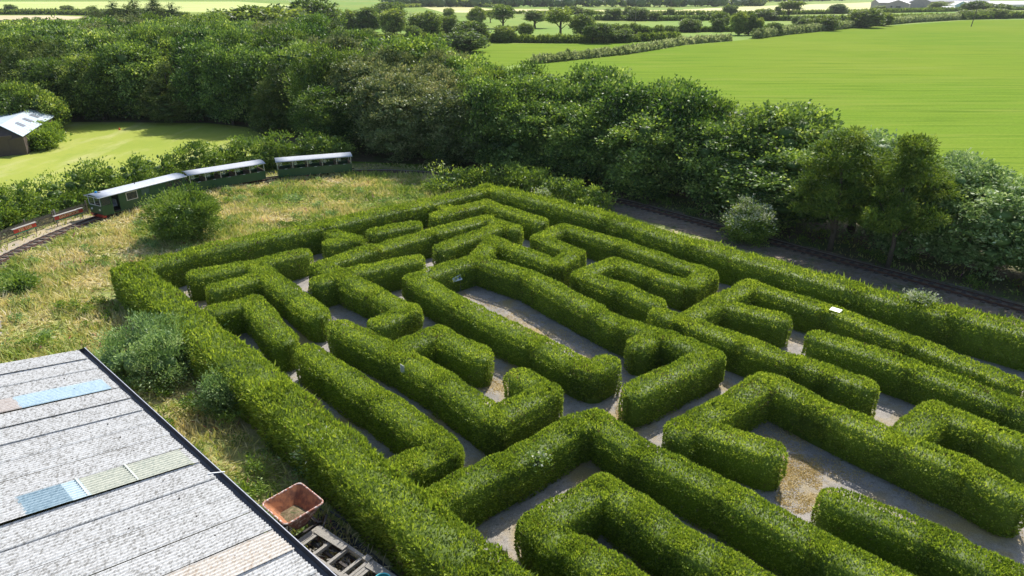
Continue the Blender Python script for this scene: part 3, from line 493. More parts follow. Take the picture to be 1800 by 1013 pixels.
for i in range(3):
    KIND.setdefault('r', []).append((foliage('round_crown', lobes_broad(rr, nl=30, lo=.2, hi=.42, base=.01), FARL, 7000, .52, .4, 70 + i, up=.2, clu=14, cs=.8), trunk_mesh('trunk', 10, .3, rr)))
    KIND.setdefault('d', []).append((foliage('dense_crown', lobes_broad(rr, nl=24, lo=.22, hi=.5, base=.01), FARL, 6500, .52, .42, 80 + i, up=.2, clu=14, cs=.8), trunk_mesh('trunk', 10, .3, rr)))
    def lobes_open(rng):
        return [(math.cos(a) * d, math.sin(a) * d, z, q, q * .62) for a, d, z, q in [(rng.uniform(0, 6.3), rng.uniform(.8, 3.2), rng.uniform(4.6, 9.3), rng.uniform(.9, 1.7)) for _ in range(15)]] + [(0, 0, 7.5, 2.2, 1.6)]
    KIND.setdefault('o', []).append((foliage('open_crown', lobes_open(rr), FARL, 5000, .5, .38, 90 + i, up=.2, clu=14, cs=.8), trunk_mesh('trunk', 10, .32, rr, 5)))
def bare(rng):
    b = MB(); b.tube([(0, 0, -.1), (.1, 0, 3), (0, .2, 6), (.2, 0, 9)], [.35, .28, .18, .06], 6)
    for i in range(16):
        a = rng.uniform(0, 6.28); z = rng.uniform(2.5, 7.5); l = rng.uniform(1.5, 3.4)
        b.tube([(0, 0, z), (math.cos(a) * l * .5, math.sin(a) * l * .5, z + l * .35), (math.cos(a) * l, math.sin(a) * l, z + l * .9)], [.14, .09, .03], 4)
    o = b.build('bare_branches', plain('dead_wood', (.32, .28, .25), .9, 0, (.22, .19, .17), 8)); me = o.data; bpy.data.objects.remove(o); return me
KIND['x'] = [(bare(rr), trunk_mesh('trunk', 10, .3, rr))]
for i in range(2):
    KIND.setdefault('w', []).append((foliage('pale_glossy_crown', lobes_broad(rr, nl=44, base=.02, lo=.2, hi=.4), PALELEAF, 24000, .26, .17, 30 + i, up=.25, clu=40, cs=1.5), trunk_mesh('trunk', 10, .24, rr)))
NAMES = {'w': 'whitebeam_tree', 'q': 'pine_tree', 's': 'sycamore_tree', 'e': 'ash_tree', 'b': 'copper_tree', 'p': 'pine_tree', 'r': 'round_tree', 'd': 'bushy_tree', 'o': 'open_tree', 'x': 'bare_tree'}
def tree(kind, x, y, h, r, label, group=None, lean=0.0, cat='tree'):
    cm, tm = KIND[kind][rr.randrange(len(KIND[kind]))]
    root = empty(NAMES[kind], (x, y, 0), rr.uniform(0, 6.28)); root.scale = (r / 4, r / 4 * rr.uniform(.92, 1.08), h / 10)
    prop(root, label, cat, group)
    link(bpy.data.objects.new('trunk', tm), root); link(bpy.data.objects.new('crown', cm), root)
    return root
ORD = ['first', 'second', 'third', 'fourth', 'fifth', 'sixth', 'seventh', 'eighth', 'ninth', 'tenth', 'eleventh', 'twelfth', 'thirteenth', 'fourteenth', 'fifteenth', 'sixteenth', 'seventeenth', 'eighteenth', 'nineteenth', 'twentieth', 'twenty-first', 'twenty-second', 'twenty-third', 'twenty-fourth', 'twenty-fifth', 'twenty-sixth', 'twenty-seventh', 'twenty-eighth', 'twenty-ninth', 'thirtieth']
LOOK = {'s': 'green sycamore', 'e': 'fine leaved dark ash', 'b': 'brown tinged tree', 'p': 'dark conical pine', 'w': 'pale glossy silvery tree'}
GRP = {'s': 'sycamores', 'e': 'ash trees', 'b': 'brown tinged trees', 'p': 'pines', 'w': 'pale silvery trees'}
cells = {}
for x, y, h, r, k, depth in WOOD:
    belt = y < 84 and x > -9
    if x > 27.5 and k != 'p': k = 'w'
    zone = 'belt' if belt else 'wood'; row = 'front' if depth < (3.6 if belt else 6) else 'second' if depth < (9 if belt else 13) else 'deep'
    cells.setdefault((zone, k, row), []).append((x / y, x, y, h, r))
PLACE = {('belt', 'front'): 'from the left along the railway side of the tree belt', ('belt', 'second'): 'from the left in the second row of the tree belt', ('belt', 'deep'): 'from the left on the field side of the tree belt',
         ('wood', 'front'): 'from the left along the front edge of the wood', ('wood', 'second'): 'from the left just behind the front edge of the wood'}
for (zone, k, row), L in cells.items():
    for i, (_, x, y, h, r) in enumerate(sorted(L)):
        if zone == 'wood' and row == 'deep': lab = LOOK[k] + ' deep in the wood, only its top showing over the others'
        else: lab = (LOOK[k] + ', ' + ORD[min(i, 29)] + ' ' + PLACE[(zone, row)]) if len(L) > 1 else LOOK[k] + ', the only one' + PLACE[(zone, row)].replace('from the left', '')
        tree(k, x, y, h, r, lab, GRP[k] + ' of the ' + ('tree belt' if zone == 'belt' else 'wood'))
# two pines stand out in front of the belt, a pale glossy tree at the right edge
tree('q', 23.9, 48.3, 8.4, 3.4, 'bushy olive green pine with an ivy covered trunk beside the railway', None, cat='pine')
tree('q', 26.6, 45.0, 8.8, 3.1, 'olive green pine with a bare forked trunk beside the railway, nearer the right edge', None, cat='pine')
FL = ['first round tree from the left in the far row above the wood', 'second round tree of the far row, smaller and tucked between two larger ones', 'third round tree of the far row above the wood', 'round tree standing right of the far row beside the bare tree',
 'very dark tree behind the far row of round trees', 'leafless grey tree between the round trees', 'broad dark tree just right of the leafless grey tree', 'round tree standing on the near hedgerow end by the pasture', 'small round tree behind the brown tinged treetops', 'small dark tree alone in front of the pale wheat',
 'dark narrow tree left of the tall open tree on the far pasture', 'tall open tree on the left of the two that overlap the pale wheat field', 'wide open crowned tree left of the big feathery pair', 'small bushy tree on the near end of the dark hedgerow', 'big feathery tree in the middle of the dark hedgerow', 'dark tree right of the big feathery one on the dark hedgerow',
 'tiny round tree in the gap of the dark hedgerow', 'first of the bushy clump trees on the dark hedgerow', 'second of the bushy clump trees on the dark hedgerow', 'third of the bushy clump trees on the dark hedgerow', 'last and smallest of the bushy clump trees on the dark hedgerow', 'left of two low trees left of the flowering bank gap', 'right of two low trees left of the flowering bank gap',
 'wide low tree just above the tree belt in front of the pasture hedgerow', 'small open tree behind the feathery trees at the left', 'thin crooked tree in the green strip field', 'dark spreading tree beside the gap of the flowering bank', 'left stem of the tall trees at the bank gap', 'middle stem of the tall trees at the bank gap', 'low bush like tree at the foot of the tall trees at the bank gap',
 'large spreading tree against the ripe wheat field', 'little round tree right below the spreading tree of the wheat field', 'low dark tree on the flowering bank', 'large round tree on the flowering bank in front of the farm', 'short stout tree next to the large round one on the bank', 'dark tree between the farm buildings', 'tall pale tree right of the farm buildings', 'dark tree at the right edge beyond the farm', 'low bush left of the grey barn', 'left mound of the dark thicket by the leaning pole', 'middle mound of the dark thicket by the leaning pole', 'right mound of the dark thicket by the leaning pole', 'open tree behind the dark clump tree']
for (x, y, h, r, k), l in zip(FAR_TREES, FL): tree(k, x, y, h, r, l)
# trees rising beyond the wood
for px_x, D, h, r, k, l in [(178, 300, 12, 7, 'p', 'first pine from the left in the dark group beyond the wood'), (210, 300, 13.5, 8, 'p', 'second pine in the dark group beyond the wood'), (245, 305, 15, 8, 'p', 'tallest pine in the dark group beyond the wood'), (280, 300, 14.6, 8, 'p', 'fourth pine in the dark group beyond the wood'), (312, 300, 13, 7, 'p', 'last pine on the right of the dark group beyond the wood'),
   (345, 250, 10.5, 6, 'd', 'low dark tree right of the pine group beyond the wood'), (382, 240, 11.0, 7, 'r', 'pale topped tree beyond the wood, left of the domed trees'), (425, 250, 12.2, 9, 'd', 'left of the three domed trees beyond the wood'), (470, 250, 13.4, 10, 'd', 'largest of the three domed trees beyond the wood'), (515, 245, 12.6, 9, 'd', 'right of the three domed trees beyond the wood'), (556, 290, 15, 9, 'd', 'tall dark tree left of the far row of round trees'),
   (25, 240, 9.3, 11, 'd', 'wide low tree beyond the wood at the left edge'), (75, 240, 9.6, 11, 'd', 'wide low tree beyond the wood, second from the left edge')]:
    tree(k, (px_x - 900) / 1201 * (D * .917 + 7.19), D, h, r, l)
# ---------------------------------------------------------------- far woods and hedgerows
for i, (hi, n_) in enumerate(((3, 12), (4, 7), (6, 8), (7, 6), (2, 5), (11, 5), (13, 5), (9, 3))):
    _, P_, _ = HEDGEROWS[hi]
    for j in range(n_):
        a_, c_ = P_[rr.randrange(len(P_) - 1):][:2]; t_ = rr.random(); x_, y_ = a_[0] + (c_[0] - a_[0]) * t_, a_[1] + (c_[1] - a_[1]) * t_
        if x_ / y_ > .45 or (hi == 2 and x_ > 230): continue
        h_ = rr.uniform(3.2, 7.5) * (1 if hi in (3, 4, 2) else 1.1); tree(rr.choice('ddor'), x_, y_ + rr.uniform(-1.5, 1.5), h_, h_ * rr.uniform(.42, .85), 'small irregular tree growing up out of a far field hedgerow', 'small trees in the far hedgerows')
def wood_line(name, pts, hgt, label, seed, wid=14, sp=4.0):
    rng = random.Random(seed); L = []
    for a, b_ in zip(pts[:-1], pts[1:]):
        a = Vector((*a, 0)); b_ = Vector((*b_, 0)); n = max(1, int((b_ - a).length / sp))
        for i in range(n):
            p = a.lerp(b_, (i + rng.random()) / n); q = hgt * rng.uniform(.35, .55)
            L.append((p.x, p.y + rng.uniform(-wid, wid), hgt * rng.uniform(.35, .6), q * 1.3, q))
    me = foliage(name, L, FARL, 26 * len(L), 2.6, 2.2, seed, up=.1, core=1.45, clu=6, cs=.4)
    o = bpy.data.objects.new(name, me); COL.objects.link(o); prop(o, label, kind='stuff'); return o
wood_line('distant_wood', [(-150, 880), (-70, 900), (20, 880), (120, 890), (230, 900), (330, 960)], 12, 'bluish line of distant woodland behind the wheat fields', 5, 25)
wood_line('distant_wood', [(240, 1100), (420, 1250), (640, 1450)], 11, 'far woodland behind the ripe wheat on the right', 6, 25, 7)
HL = ['flowering hedge bank rising from behind the tree belt', 'short length of flowering hedge bank before the gap', 'long pale flowering hedge bank along the top of the crop field', 'dark hedgerow along the back of the near pasture', 'dark hedgerow behind the bushy clump trees', 'very short hedgerow piece between the feathery trees', 'dark hedgerow across the middle of the far fields, behind the pole', 'thin hedgerow in front of the ripe wheat', 'thin hedgerow under the farm buildings', 'thick hedgerow right of the dark thicket', 'lower of two dark hedgerows at the top left', 'upper of two dark hedgerows at the top left', 'hedgerow at the edge of the distant wood', 'hedgerow between the pale wheat and the pasture', 'farthest hedgerow at the right by the farm']
for i, ((k, pts, h), l) in enumerate(zip(HEDGEROWS, HL)):
    D = sum(p[1] for p in pts) / len(pts)
    hedge('hedgerow', l, [[tuple(p) for p in pts]], h * .88, max(.8, h * .48), 'hedgerows between the far fields', seed=200 + i, mat=BANK if k == 'bank' else FARL, world=True, dens=.9 if D < 400 else .6, lsize=1.7, rough=.8, pw=2.4, lf=.25)
# ---------------------------------------------------------------- overgrown hedges and shrubs near the maze
def shrub(name, label, x, y, h, r, mat, n, L_, W_, seed, cat='bush', em=None, ef=0, nl=24, spiky=0.0, group=None):
    rng = random.Random(seed); b = lobes_broad(rng, h, r, .02, nl, lo=.3, hi=.48)
    if spiky:
        for i in range(int(spiky)):
            a = rng.uniform(0, 6.28); d = rng.uniform(0, .7) * r; b.append((math.cos(a) * d, math.sin(a) * d, h * rng.uniform(.85, 1.02), r * .13, h * .14))
    root = empty(name, (x, y, 0)); prop(root, label, cat, group)
    me = foliage('foliage', b, mat, n, L_, W_, seed, up=.45, jit=.5, extra_mat=em, extra_frac=ef, zmin=.03); link(bpy.data.objects.new('foliage', me), root)
    t = MB()
    for i in range(5):
        a = i * 1.256; t.tube([(math.cos(a) * .08, math.sin(a) * .08, -.05), (math.cos(a) * r * .2, math.sin(a) * r * .2, h * .35), (math.cos(a) * r * .45, math.sin(a) * r * .45, h * .7)], [.05, .04, .015], 5)
    t.build('stem', BARK, root); return root
def long_bush(label, pts, h, r, mat, seed, sp=1.0, n=700, L_=.24, W_=.13):
    rng = random.Random(seed); lobs = []
    for a, b_ in zip(pts[:-1], pts[1:]):
        a = Vector((*a, 0)); b_ = Vector((*b_, 0)); m = max(1, int((b_ - a).length / sp))
        for i in range(m):
            p = a.lerp(b_, (i + rng.random() * .6) / m); hh = h * rng.uniform(.8, 1.0); 
            for zf, rf in ((.28, 1.0), (.62, .8), (.86, .42)):
                q = r * rf * rng.uniform(.75, 1.05); lobs.append((p.x + rng.uniform(-.4, .4), p.y + rng.uniform(-.4, .4), hh * zf, q, hh * .26))
            if rng.random() < .5: lobs.append((p.x + rng.uniform(-.5, .5), p.y + rng.uniform(-.5, .5), hh * 1.02, r * .16, hh * .16))
    me = foliage('overgrown_hedge', lobs, mat, n * len(lobs) // 2, L_, W_, seed, up=.4, jit=.6)
    o = bpy.data.objects.new('overgrown_hedge', me); COL.objects.link(o); prop(o, label, 'hedge'); return o
long_bush('tall overgrown leafy hedge behind the green train and the name boards', [(-45.5, 38), (-44.0, 44), (-42.2, 50), (-40.8, 55), (-38.8, 60), (-36.5, 64.5), (-33, 69.5), (-28.5, 73.5), (-24, 76), (-19, 77.5)], 3.3, 1.7, SHRUB, 301)
long_bush('loose overgrown hedge between the far corner of the maze and the railway', [(-7.5, 65.0), (-4.0, 66.6), (-.5, 66.2), (3, 62.6), (6.2, 59.6), (8.2, 57.6)], 2.1, 1.3, SHRUB, 302, n=650)
shrub('willow_bush', 'round green bush in the dry meadow near the back left of the maze', -25.6, 50.9, 3.75, 2.35, SHRUB, 15000, .20, .07, 311, spiky=6)
shrub('blossom_bush', 'bush dotted with pale blossom between the outer hedge and the railway', 18.4, 50.4, 3.0, 1.55, SHRUB, 11000, .17, .09, 312, em=PETAL, ef=.62, spiky=8)
shrub('grey_green_bush', 'wide grey green bush beside the far corner of the shed roof', -18.5, 30.6, 2.3, 2.35, SILVER, 20000, .15, .05, 313, spiky=10, nl=26)
shrub('sapling', 'small bright green sapling alone in the dry meadow', -31.8, 40.8, 1.2, .65, SHRUB, 1600, .17, .09, 314, cat='sapling')
shrub('silvery_shrub', 'silvery shrub leaning on the shaggy outer hedge', -13.4, 26.9, 1.7, .75, SILVER, 4500, .13, .05, 315, spiky=4)
shrub('elder_shrub', 'leafy shrub with pale heads behind the rusty tipper skip', -7.75, 22.3, 1.7, .55, SILVER, 2600, .14, .08, 316, em=PETAL, ef=.25)
shrub('bramble', 'pale flowering bramble poking over the outer hedge on the right', 23.08, 35.02, .85, .55, SHRUB, 1500, .14, .08, 317, cat='bramble', em=PETAL, ef=.7).location.z = 1.55
shrub('bramble', 'pale bramble tangle on the outer hedge near the far corner', 2.69, 57.16, .6, .4, SHRUB, 700, .14, .08, 318, cat='bramble', em=PETAL, ef=.5).location.z = 1.6
shrub('bramble', 'pale leafed sprig growing out of the peaked hedge in the lower middle', .97, 21.2, .42, .18, SHRUB, 220, .11, .08, 324, cat='bramble', em=PETAL, ef=.5).location.z = 1.5
shrub('ivy_bush', 'ivy smothered bush against the brown hut beside the lawn', -58.2, 84.6, 2.0, 1.7, SHRUB, 6000, .24, .2, 320, nl=22)
shrub('ivy_bush', 'ivy smothered bush at the back corner of the brown hut', -60.6, 89.6, 2.1, 1.6, SHRUB, 6000, .24, .2, 321, nl=22)
shrub('leafy_bush', 'tall light green bush right behind the roof of the brown hut', -66.5, 95.5, 6.0, 3.6, DARK, 16000, .3, .18, 322, nl=26)
shrub('dark_bush', 'dark bush under the copper tinged trees by the railway', -7.5, 76.2, 2.6, 2.0, DARK, 6000, .2, .12, 323)
# ---------------------------------------------------------------- meadow grass and weeds
def inside(P, poly):
    x, y = P[:, 0], P[:, 1]; c = np.zeros(len(P), bool); j = len(poly) - 1
    for i in range(len(poly)):
        xi, yi = poly[i]; xj, yj = poly[j]
        c ^= ((yi > y) != (yj > y)) & (x < (xj - xi) * (y - yi) / (yj - yi + 1e-12) + xi); j = i
    return c
GRASS = leafmat('grass_blade', [(0, (.16, .27, .05)), (.38, (.32, .42, .10)), (.6, (.55, .54, .22)), (.82, (.70, .62, .34)), (1, (.82, .74, .54))], trans=.35, rough=.7, spec=.2, vary=0, lowf=.22, tcol=(1.1, 1.0, .6))
FOX = leafmat('pink_spike', [(0, (.35, .08, .22)), (1, (.60, .22, .42))], trans=.3, vary=0)
DOCK = leafmat('rusty_dock', [(0, (.20, .08, .035)), (1, (.34, .15, .07))], trans=.2, vary=0)
TP2 = [tuple(p + n * (-1.0)) for p, n in zip(TP, TN)]
def grass(name, label, poly, n, hgt, seed, dry=.0, keepout=None, lsz=1.0):
    rng = np.random.default_rng(seed); poly = np.array(poly); lo, hi = poly.min(0), poly.max(0)
    X = rng.uniform(lo, hi, (n, 2)); X = X[inside(X, poly)]
    P3 = np.concatenate([X, np.zeros((len(X), 1))], 1)
    g_ = lump(P3, .9, seed) + .6 * lump(P3, 2.7, seed + 1)
    k = rng.random(len(X)) < .55 + .45 * g_; X, P3, g_ = X[k], P3[k], g_[k]; m = len(X)
    d = np.linalg.norm(P3 - np.array([0, 0, 18.]), axis=1)
    clump = .5 + .5 * lump(P3, .35, seed + 3)
    D = norm(np.stack([rng.normal(0, .5, m), rng.normal(0, .5, m), np.clip(.75 - 1.1 * lump(P3, .45, seed + 11), .12, 1.3)], 1) + np.stack([lump(P3, .8, 9) * .5, lump(P3, .7, 4) * .5, np.zeros(m)], 1))
    L_ = hgt * rng.uniform(.35, 1.1, m) * (.6 + .7 * clump)
    Q = leaf_quads(P3, D, L_, (.028 + .0011 * d) * lsz, rng, .15)
    tint = np.clip(.50 + dry + .45 * lump(P3, .28, seed + 5) + .30 * lump(P3, 1.1, seed + 6) + rng.normal(0, .13, m), 0, 1)
    mi = np.zeros(m, np.int32); u = rng.random(m); mi[(u < .012) & (lump(P3, .5, 8) > .2)] = 1; mi[(u > .985) & (lump(P3, .6, 3) > .1)] = 2
    o = bpy.data.objects.new(name, quads_mesh(name, Q, [GRASS, FOX, DOCK], tint, None, mi)); COL.objects.link(o); prop(o, label, kind='stuff'); return o
hl = [tuple(ab(*q)) for q in ((-3, 9.0), (-26.7, 9.8), (-47.6, 10.5), (-48.2, 15.8), (-47.7, 25.3), (-47.8, 32.1), (-48, 42.2))]
west = hl + [(4.5, 59.8), (-3, 65.8)] + [q for q in TP2 if q[0] < -1][::-1]
west = west[:len(hl) + 2] + [q for q in [tuple(p + n * (-.9)) for p, n in zip(TP, TN)] if q[0] < -3 and q[1] > 31][::-1] + [(-37, 28), (-20, 28.2), (-5.2, 14.6), (-3.2, 12.5)]
grass('meadow_grass', 'tall dry straw coloured grass and weeds around the maze', west, 330000, .62, 401)
grass('verge_grass', 'rough grass along the shaded foot of the tree belt', [(4, 66.5), (9.64, 63), (12.9, 59.8), (17.1, 55.1), (20.4, 51.4), (23, 48.5), (27.2, 44), (31.6, 39), (38, 31.5), (44, 33), (34, 43), (26, 52), (18, 60), (8, 69)], 30000, .4, 402, dry=-.12)
grass('trackside_grass', 'dry grass between the railway and the overgrown hedge', [(-38, 34), (-38.2, 41), (-38, 46), (-37.7, 51), (-36.8, 56), (-35, 60.6), (-32.8, 64.6), (-29.6, 68.2), (-25.7, 71), (-21.6, 73), (-17, 74.2), (-12, 74.2), (-7, 72.9), (-6, 75), (-14, 76.5), (-20, 75.8), (-26, 73.6), (-31, 70), (-35, 65), (-38, 58), (-40, 50), (-41.5, 42), (-42, 34)], 30000, .45, 403, dry=.08)

def strawpatch(label, poly, n, seed):
    rng = np.random.default_rng(seed); poly = np.array(poly); lo, hi = poly.min(0), poly.max(0)
    X = rng.uniform(lo, hi, (n, 2)); X = X[inside(X, poly)]; P3 = np.concatenate([X, np.full((len(X), 1), .012)], 1)
    k = rng.random(len(X)) < .5 + .9 * lump(P3, 1.3, seed) + .5 * lump(P3, 3.7, seed + 1); P3 = P3[k]; m = len(P3)
    D = norm(np.stack([rng.normal(0, 1, m), rng.normal(0, 1, m), rng.uniform(.15, .6, m)], 1))
    o = bpy.data.objects.new('dry_grass_patch', quads_mesh('dry_grass_patch', leaf_quads(P3, D, rng.uniform(.04, .11, m), .024, rng, .1), [STRAW], rng.random(m).astype(np.float32))); COL.objects.link(o); prop(o, label, kind='stuff')
STRAW = leafmat('golden_straw', [(0, (.42, .32, .12)), (.5, (.62, .48, .20)), (1, (.78, .64, .34))], trans=.2, rough=.8, spec=.1, vary=0, lowf=.5, tcol=(1, .9, .6))
strawpatch('golden dry grass along the path in the U shaped dead end at the lower right', STRAWP[0], 40000, 501)
strawpatch('golden dry grass beside the free standing hedge at the lower right', STRAWP[1], 16000, 502)
strawpatch('dry grass strip in the corridor in front of the information board', STRAWP[2], 36000, 503)
strawpatch('scattered dry grass in the small court below the hooked hedge', STRAWP[3], 5000, 504)
strawpatch('dry grass edge by the crossing in the middle of the maze', STRAWP[4], 4000, 505)

def weeds(label, poly, n, seed, mat, hgt=.5):
    rng = np.random.default_rng(seed); poly = np.array(poly); lo, hi = poly.min(0), poly.max(0); X = rng.uniform(lo, hi, (n, 2)); X = X[inside(X, poly)]
    P3 = np.concatenate([X, np.zeros((len(X), 1))], 1); X = X[rng.random(len(X)) < .35 + 1.0 * lump(P3, .33, seed)]
    L = []
    for x, y in X:
        s_ = rng.uniform(.5, 1.2)
        for j in range(3): L.append((x + rng.normal(0, .22) * s_, y + rng.normal(0, .22) * s_, hgt * s_ * rng.uniform(.3, .8), .24 * s_, .20 * s_))
    me = foliage('weeds', L, mat, len(L) * 60, .13, .07, seed, up=.5, clu=12, cs=.9, core=.3)
    o = bpy.data.objects.new('weeds', me); COL.objects.link(o); prop(o, label, kind='stuff')
weeds('leafy green weeds growing through the dry meadow', west, 900, 601, SHRUB)
weeds('grey green weeds scattered in the dry meadow', west, 500, 602, SILVER, .45)
weeds('tall leafy growth between the shed and the shaggy outer hedge', [(-17, 29), (-12.2, 26), (-6.5, 20.5), (-8.6, 18.9), (-12, 21.5), (-19, 27.8)], 150, 604, SHRUB, .95)
weeds('weeds along the foot of the tree belt and the track side', [(4, 64), (12.9, 57), (20.4, 48.4), (27.2, 41), (34, 32), (44, 33), (34, 43), (26, 52), (18, 60), (8, 68)], 420, 603, SHRUB, .4)
# ---------------------------------------------------------------- the train
GREEN = plain('green_paint', (.022, .075, .032), .35, 0, (.030, .095, .042), 1.5, spec=.5)
DKGREEN = plain('dark_green_inside', (.02, .045, .028), .7, 0, (.03, .06, .035), 2)
ROOFGREY = plain('pale_roof_paint', (.50, .52, .55), .55, 0, (.40, .42, .46), 3, spec=.5, detail=6)
ROOFWHITE = plain('white_trim_paint', (.78, .80, .82), .5, 0, (.62, .64, .66), 6)
CREAM = plain('cream_paint', (.68, .65, .54), .5, 0, (.56, .53, .44), 5)
REDP = plain('red_paint', (.55, .055, .035), .45, 0, (.45, .06, .04), 4)
IRON = plain('dark_iron', (.03, .03, .032), .55, .3, (.06, .05, .045), 8)
SEAT = plain('brown_bench', (.10, .075, .055), .7, 0, (.14, .10, .07), 6)
BLUEP = plain('blue_plastic', (.02, .30, .70), .35)
WHITEP = plain('white_plastic', (.80, .80, .80), .4)
def glassmat(name, col, rough=.08, alpha=.45):
    m, nt, nd, lk = newmat(name)
    p = N(nt, 'ShaderNodeBsdfPrincipled', Roughness=rough); p.inputs['Base Color'].default_value = (*col, 1); p.inputs['Specular IOR Level'].default_value = .8
    t = N(nt, 'ShaderNodeBsdfTransparent'); mx = N(nt, 'ShaderNodeMixShader'); mx.inputs[0].default_value = alpha
    lk.new(t.outputs[0], mx.inputs[1]); lk.new(p.outputs[0], mx.inputs[2])
    o = N(nt, 'ShaderNodeOutputMaterial'); lk.new(mx.outputs[0], o.inputs[0]); return m
GLASS = glassmat('window_glass', (.06, .08, .085)); CLEAR = glassmat('perspex', (.55, .60, .55), .15, .22)
def arched_roof(L, W, z0, rise, m, root, name='roof', over=.12, th=.035, n=9, trim=None):
    b = MB(); pr = []
    for i in range(n + 1):
        t = -1 + 2 * i / n; pr.append((t * (W / 2 + over), z0 + rise * (1 - abs(t) ** 2.2)))
    k = len(pr); vs = []
    nx = 6
    for j in range(nx + 1):
        x = -L / 2 - over + (L + 2 * over) * j / nx
        vs += [(x, y, z) for y, z in pr] + [(x, y, z - th) for y, z in pr]
    f = []
    for j in range(nx):
        a, c = j * 2 * k, (j + 1) * 2 * k
        for i in range(k - 1):
            f.append((a + i, a + i + 1, c + i + 1, c + i)); f.append((a + k + i, c + k + i, c + k + i + 1, a + k + i + 1))
        f.append((a, c, c + k, a + k)); f.append((a + k - 1, a + 2 * k - 1, c + 2 * k - 1, c + k - 1))
    for j in (0, nx):
        a = j * 2 * k
        for i in range(k - 1): f.append((a + i, a + k + i, a + k + i + 1, a + i + 1))
    b.add(vs, f)
    o = b.build(name, m, root, True)
    return o
def bogie(root, x):
    b = MB(); b.box((x, 0, .42), (1.1, 1.0, .16)); b.box((x, .40, .36), (1.0, .08, .14)); b.box((x, -.40, .36), (1.0, .08, .14))
    bo = b.build('bogie', IRON, root)
    for dx in (-.33, .33):
        w = MB()
        for s in (-.42, .42): w.tube([(x + dx, s - .04, .37), (x + dx, s + .04, .37)], .17, 14)
        w.tube([(x + dx, -.42, .37), (x + dx, .42, .37)], .035, 8); w.build('wheelset', IRON, bo)
def open_carriage(label, p, q):
    """p: rear-left end of the axis, q: other end"""
    p, q = Vector((*p, 0)), Vector((*q, 0)); L = (q - p).length; c = (p + q) / 2; rz = math.atan2(q.y - p.y, q.x - p.x)
    root = empty('open_carriage', c, rz); prop(root, label, 'train carriage', 'open sided carriages of the small train')
    W = 1.72; zf = .52; zw = 1.18; zr = 1.98
    b = MB(); b.box((0, 0, zf), (L, W - .04, .10)); b.build('floor', IRON, root)
    b = MB()
    for s in (-1, 1): b.box((0, s * (W / 2 - .02), (.38 + zw) / 2), (L, .04, zw - .38)); b.box((0, s * (W / 2 - .005), zw + .012), (L, .06, .024))
    for e in (-1, 1): b.box((e * (L / 2 - .02), 0, (.38 + zw + .1) / 2), (.04, W - .084, zw + .1 - .38))
    b.build('side_panel', GREEN, root)
    nb = 5
    for i in range(nb + 1):
        x = -L / 2 + .05 + (L - .1) * i / nb
        b = MB()
        for s in (-1, 1): b.box((x, s * (W / 2 - .05), (zw + zr) / 2 + .01), (.05, .05, zr - zw + .03))
        b.box((x, 0, zr - .03), (.045, W - .15, .05)); b.build('post', CREAM, root)
        if 0 < i: 
            b = MB(); xc = x - (L - .1) / nb / 2
            for s in (-1, 1): b.box((xc + s * .42, 0, .84), (.36, W - .12, .05)); b.box((xc + s * .62, 0, 1.10), (.05, W - .12, .56))
            b.build('bench', SEAT, root)
        if i < nb:
            b = MB(); b.box((x + .28, W / 2 - .03, 1.72), (.34, .012, .40)); b.build('screen', CLEAR, root)
            b = MB(); b.box((x + 1.25, W / 2 - .03, 1.72), (.34, .012, .40)); b.build('screen', CLEAR, root)
            b = MB(); b.box((x + .28, -W / 2 + .03, 1.72), (.34, .012, .40)); b.build('screen', CLEAR, root)
            b = MB(); b.box((x + .78, W / 2 - .045, 1.88), (.36, .02, .07)); b.box((x + .78, -W / 2 - .015, 1.20), (.26, .03, .03)); b.build('white_plate', ROOFWHITE, root)
    arched_roof(L, W, zr, .20, ROOFGREY, root)
    for x in (-L / 2 + 1.3, L / 2 - 1.3): bogie(root, x)
    b = MB(); b.bar((L / 2, 0, .45), (L / 2 + .35, 0, .45), .08, .08); b.build('coupling', IRON, root)
    return root
open_carriage('open sided green carriage in the middle, right behind the driving car', (-31.15, 64.15), (-25.65, 69.0))
open_carriage('last open sided green carriage at the far end of the train', (-24.3, 69.75), (-17.3, 72.45))
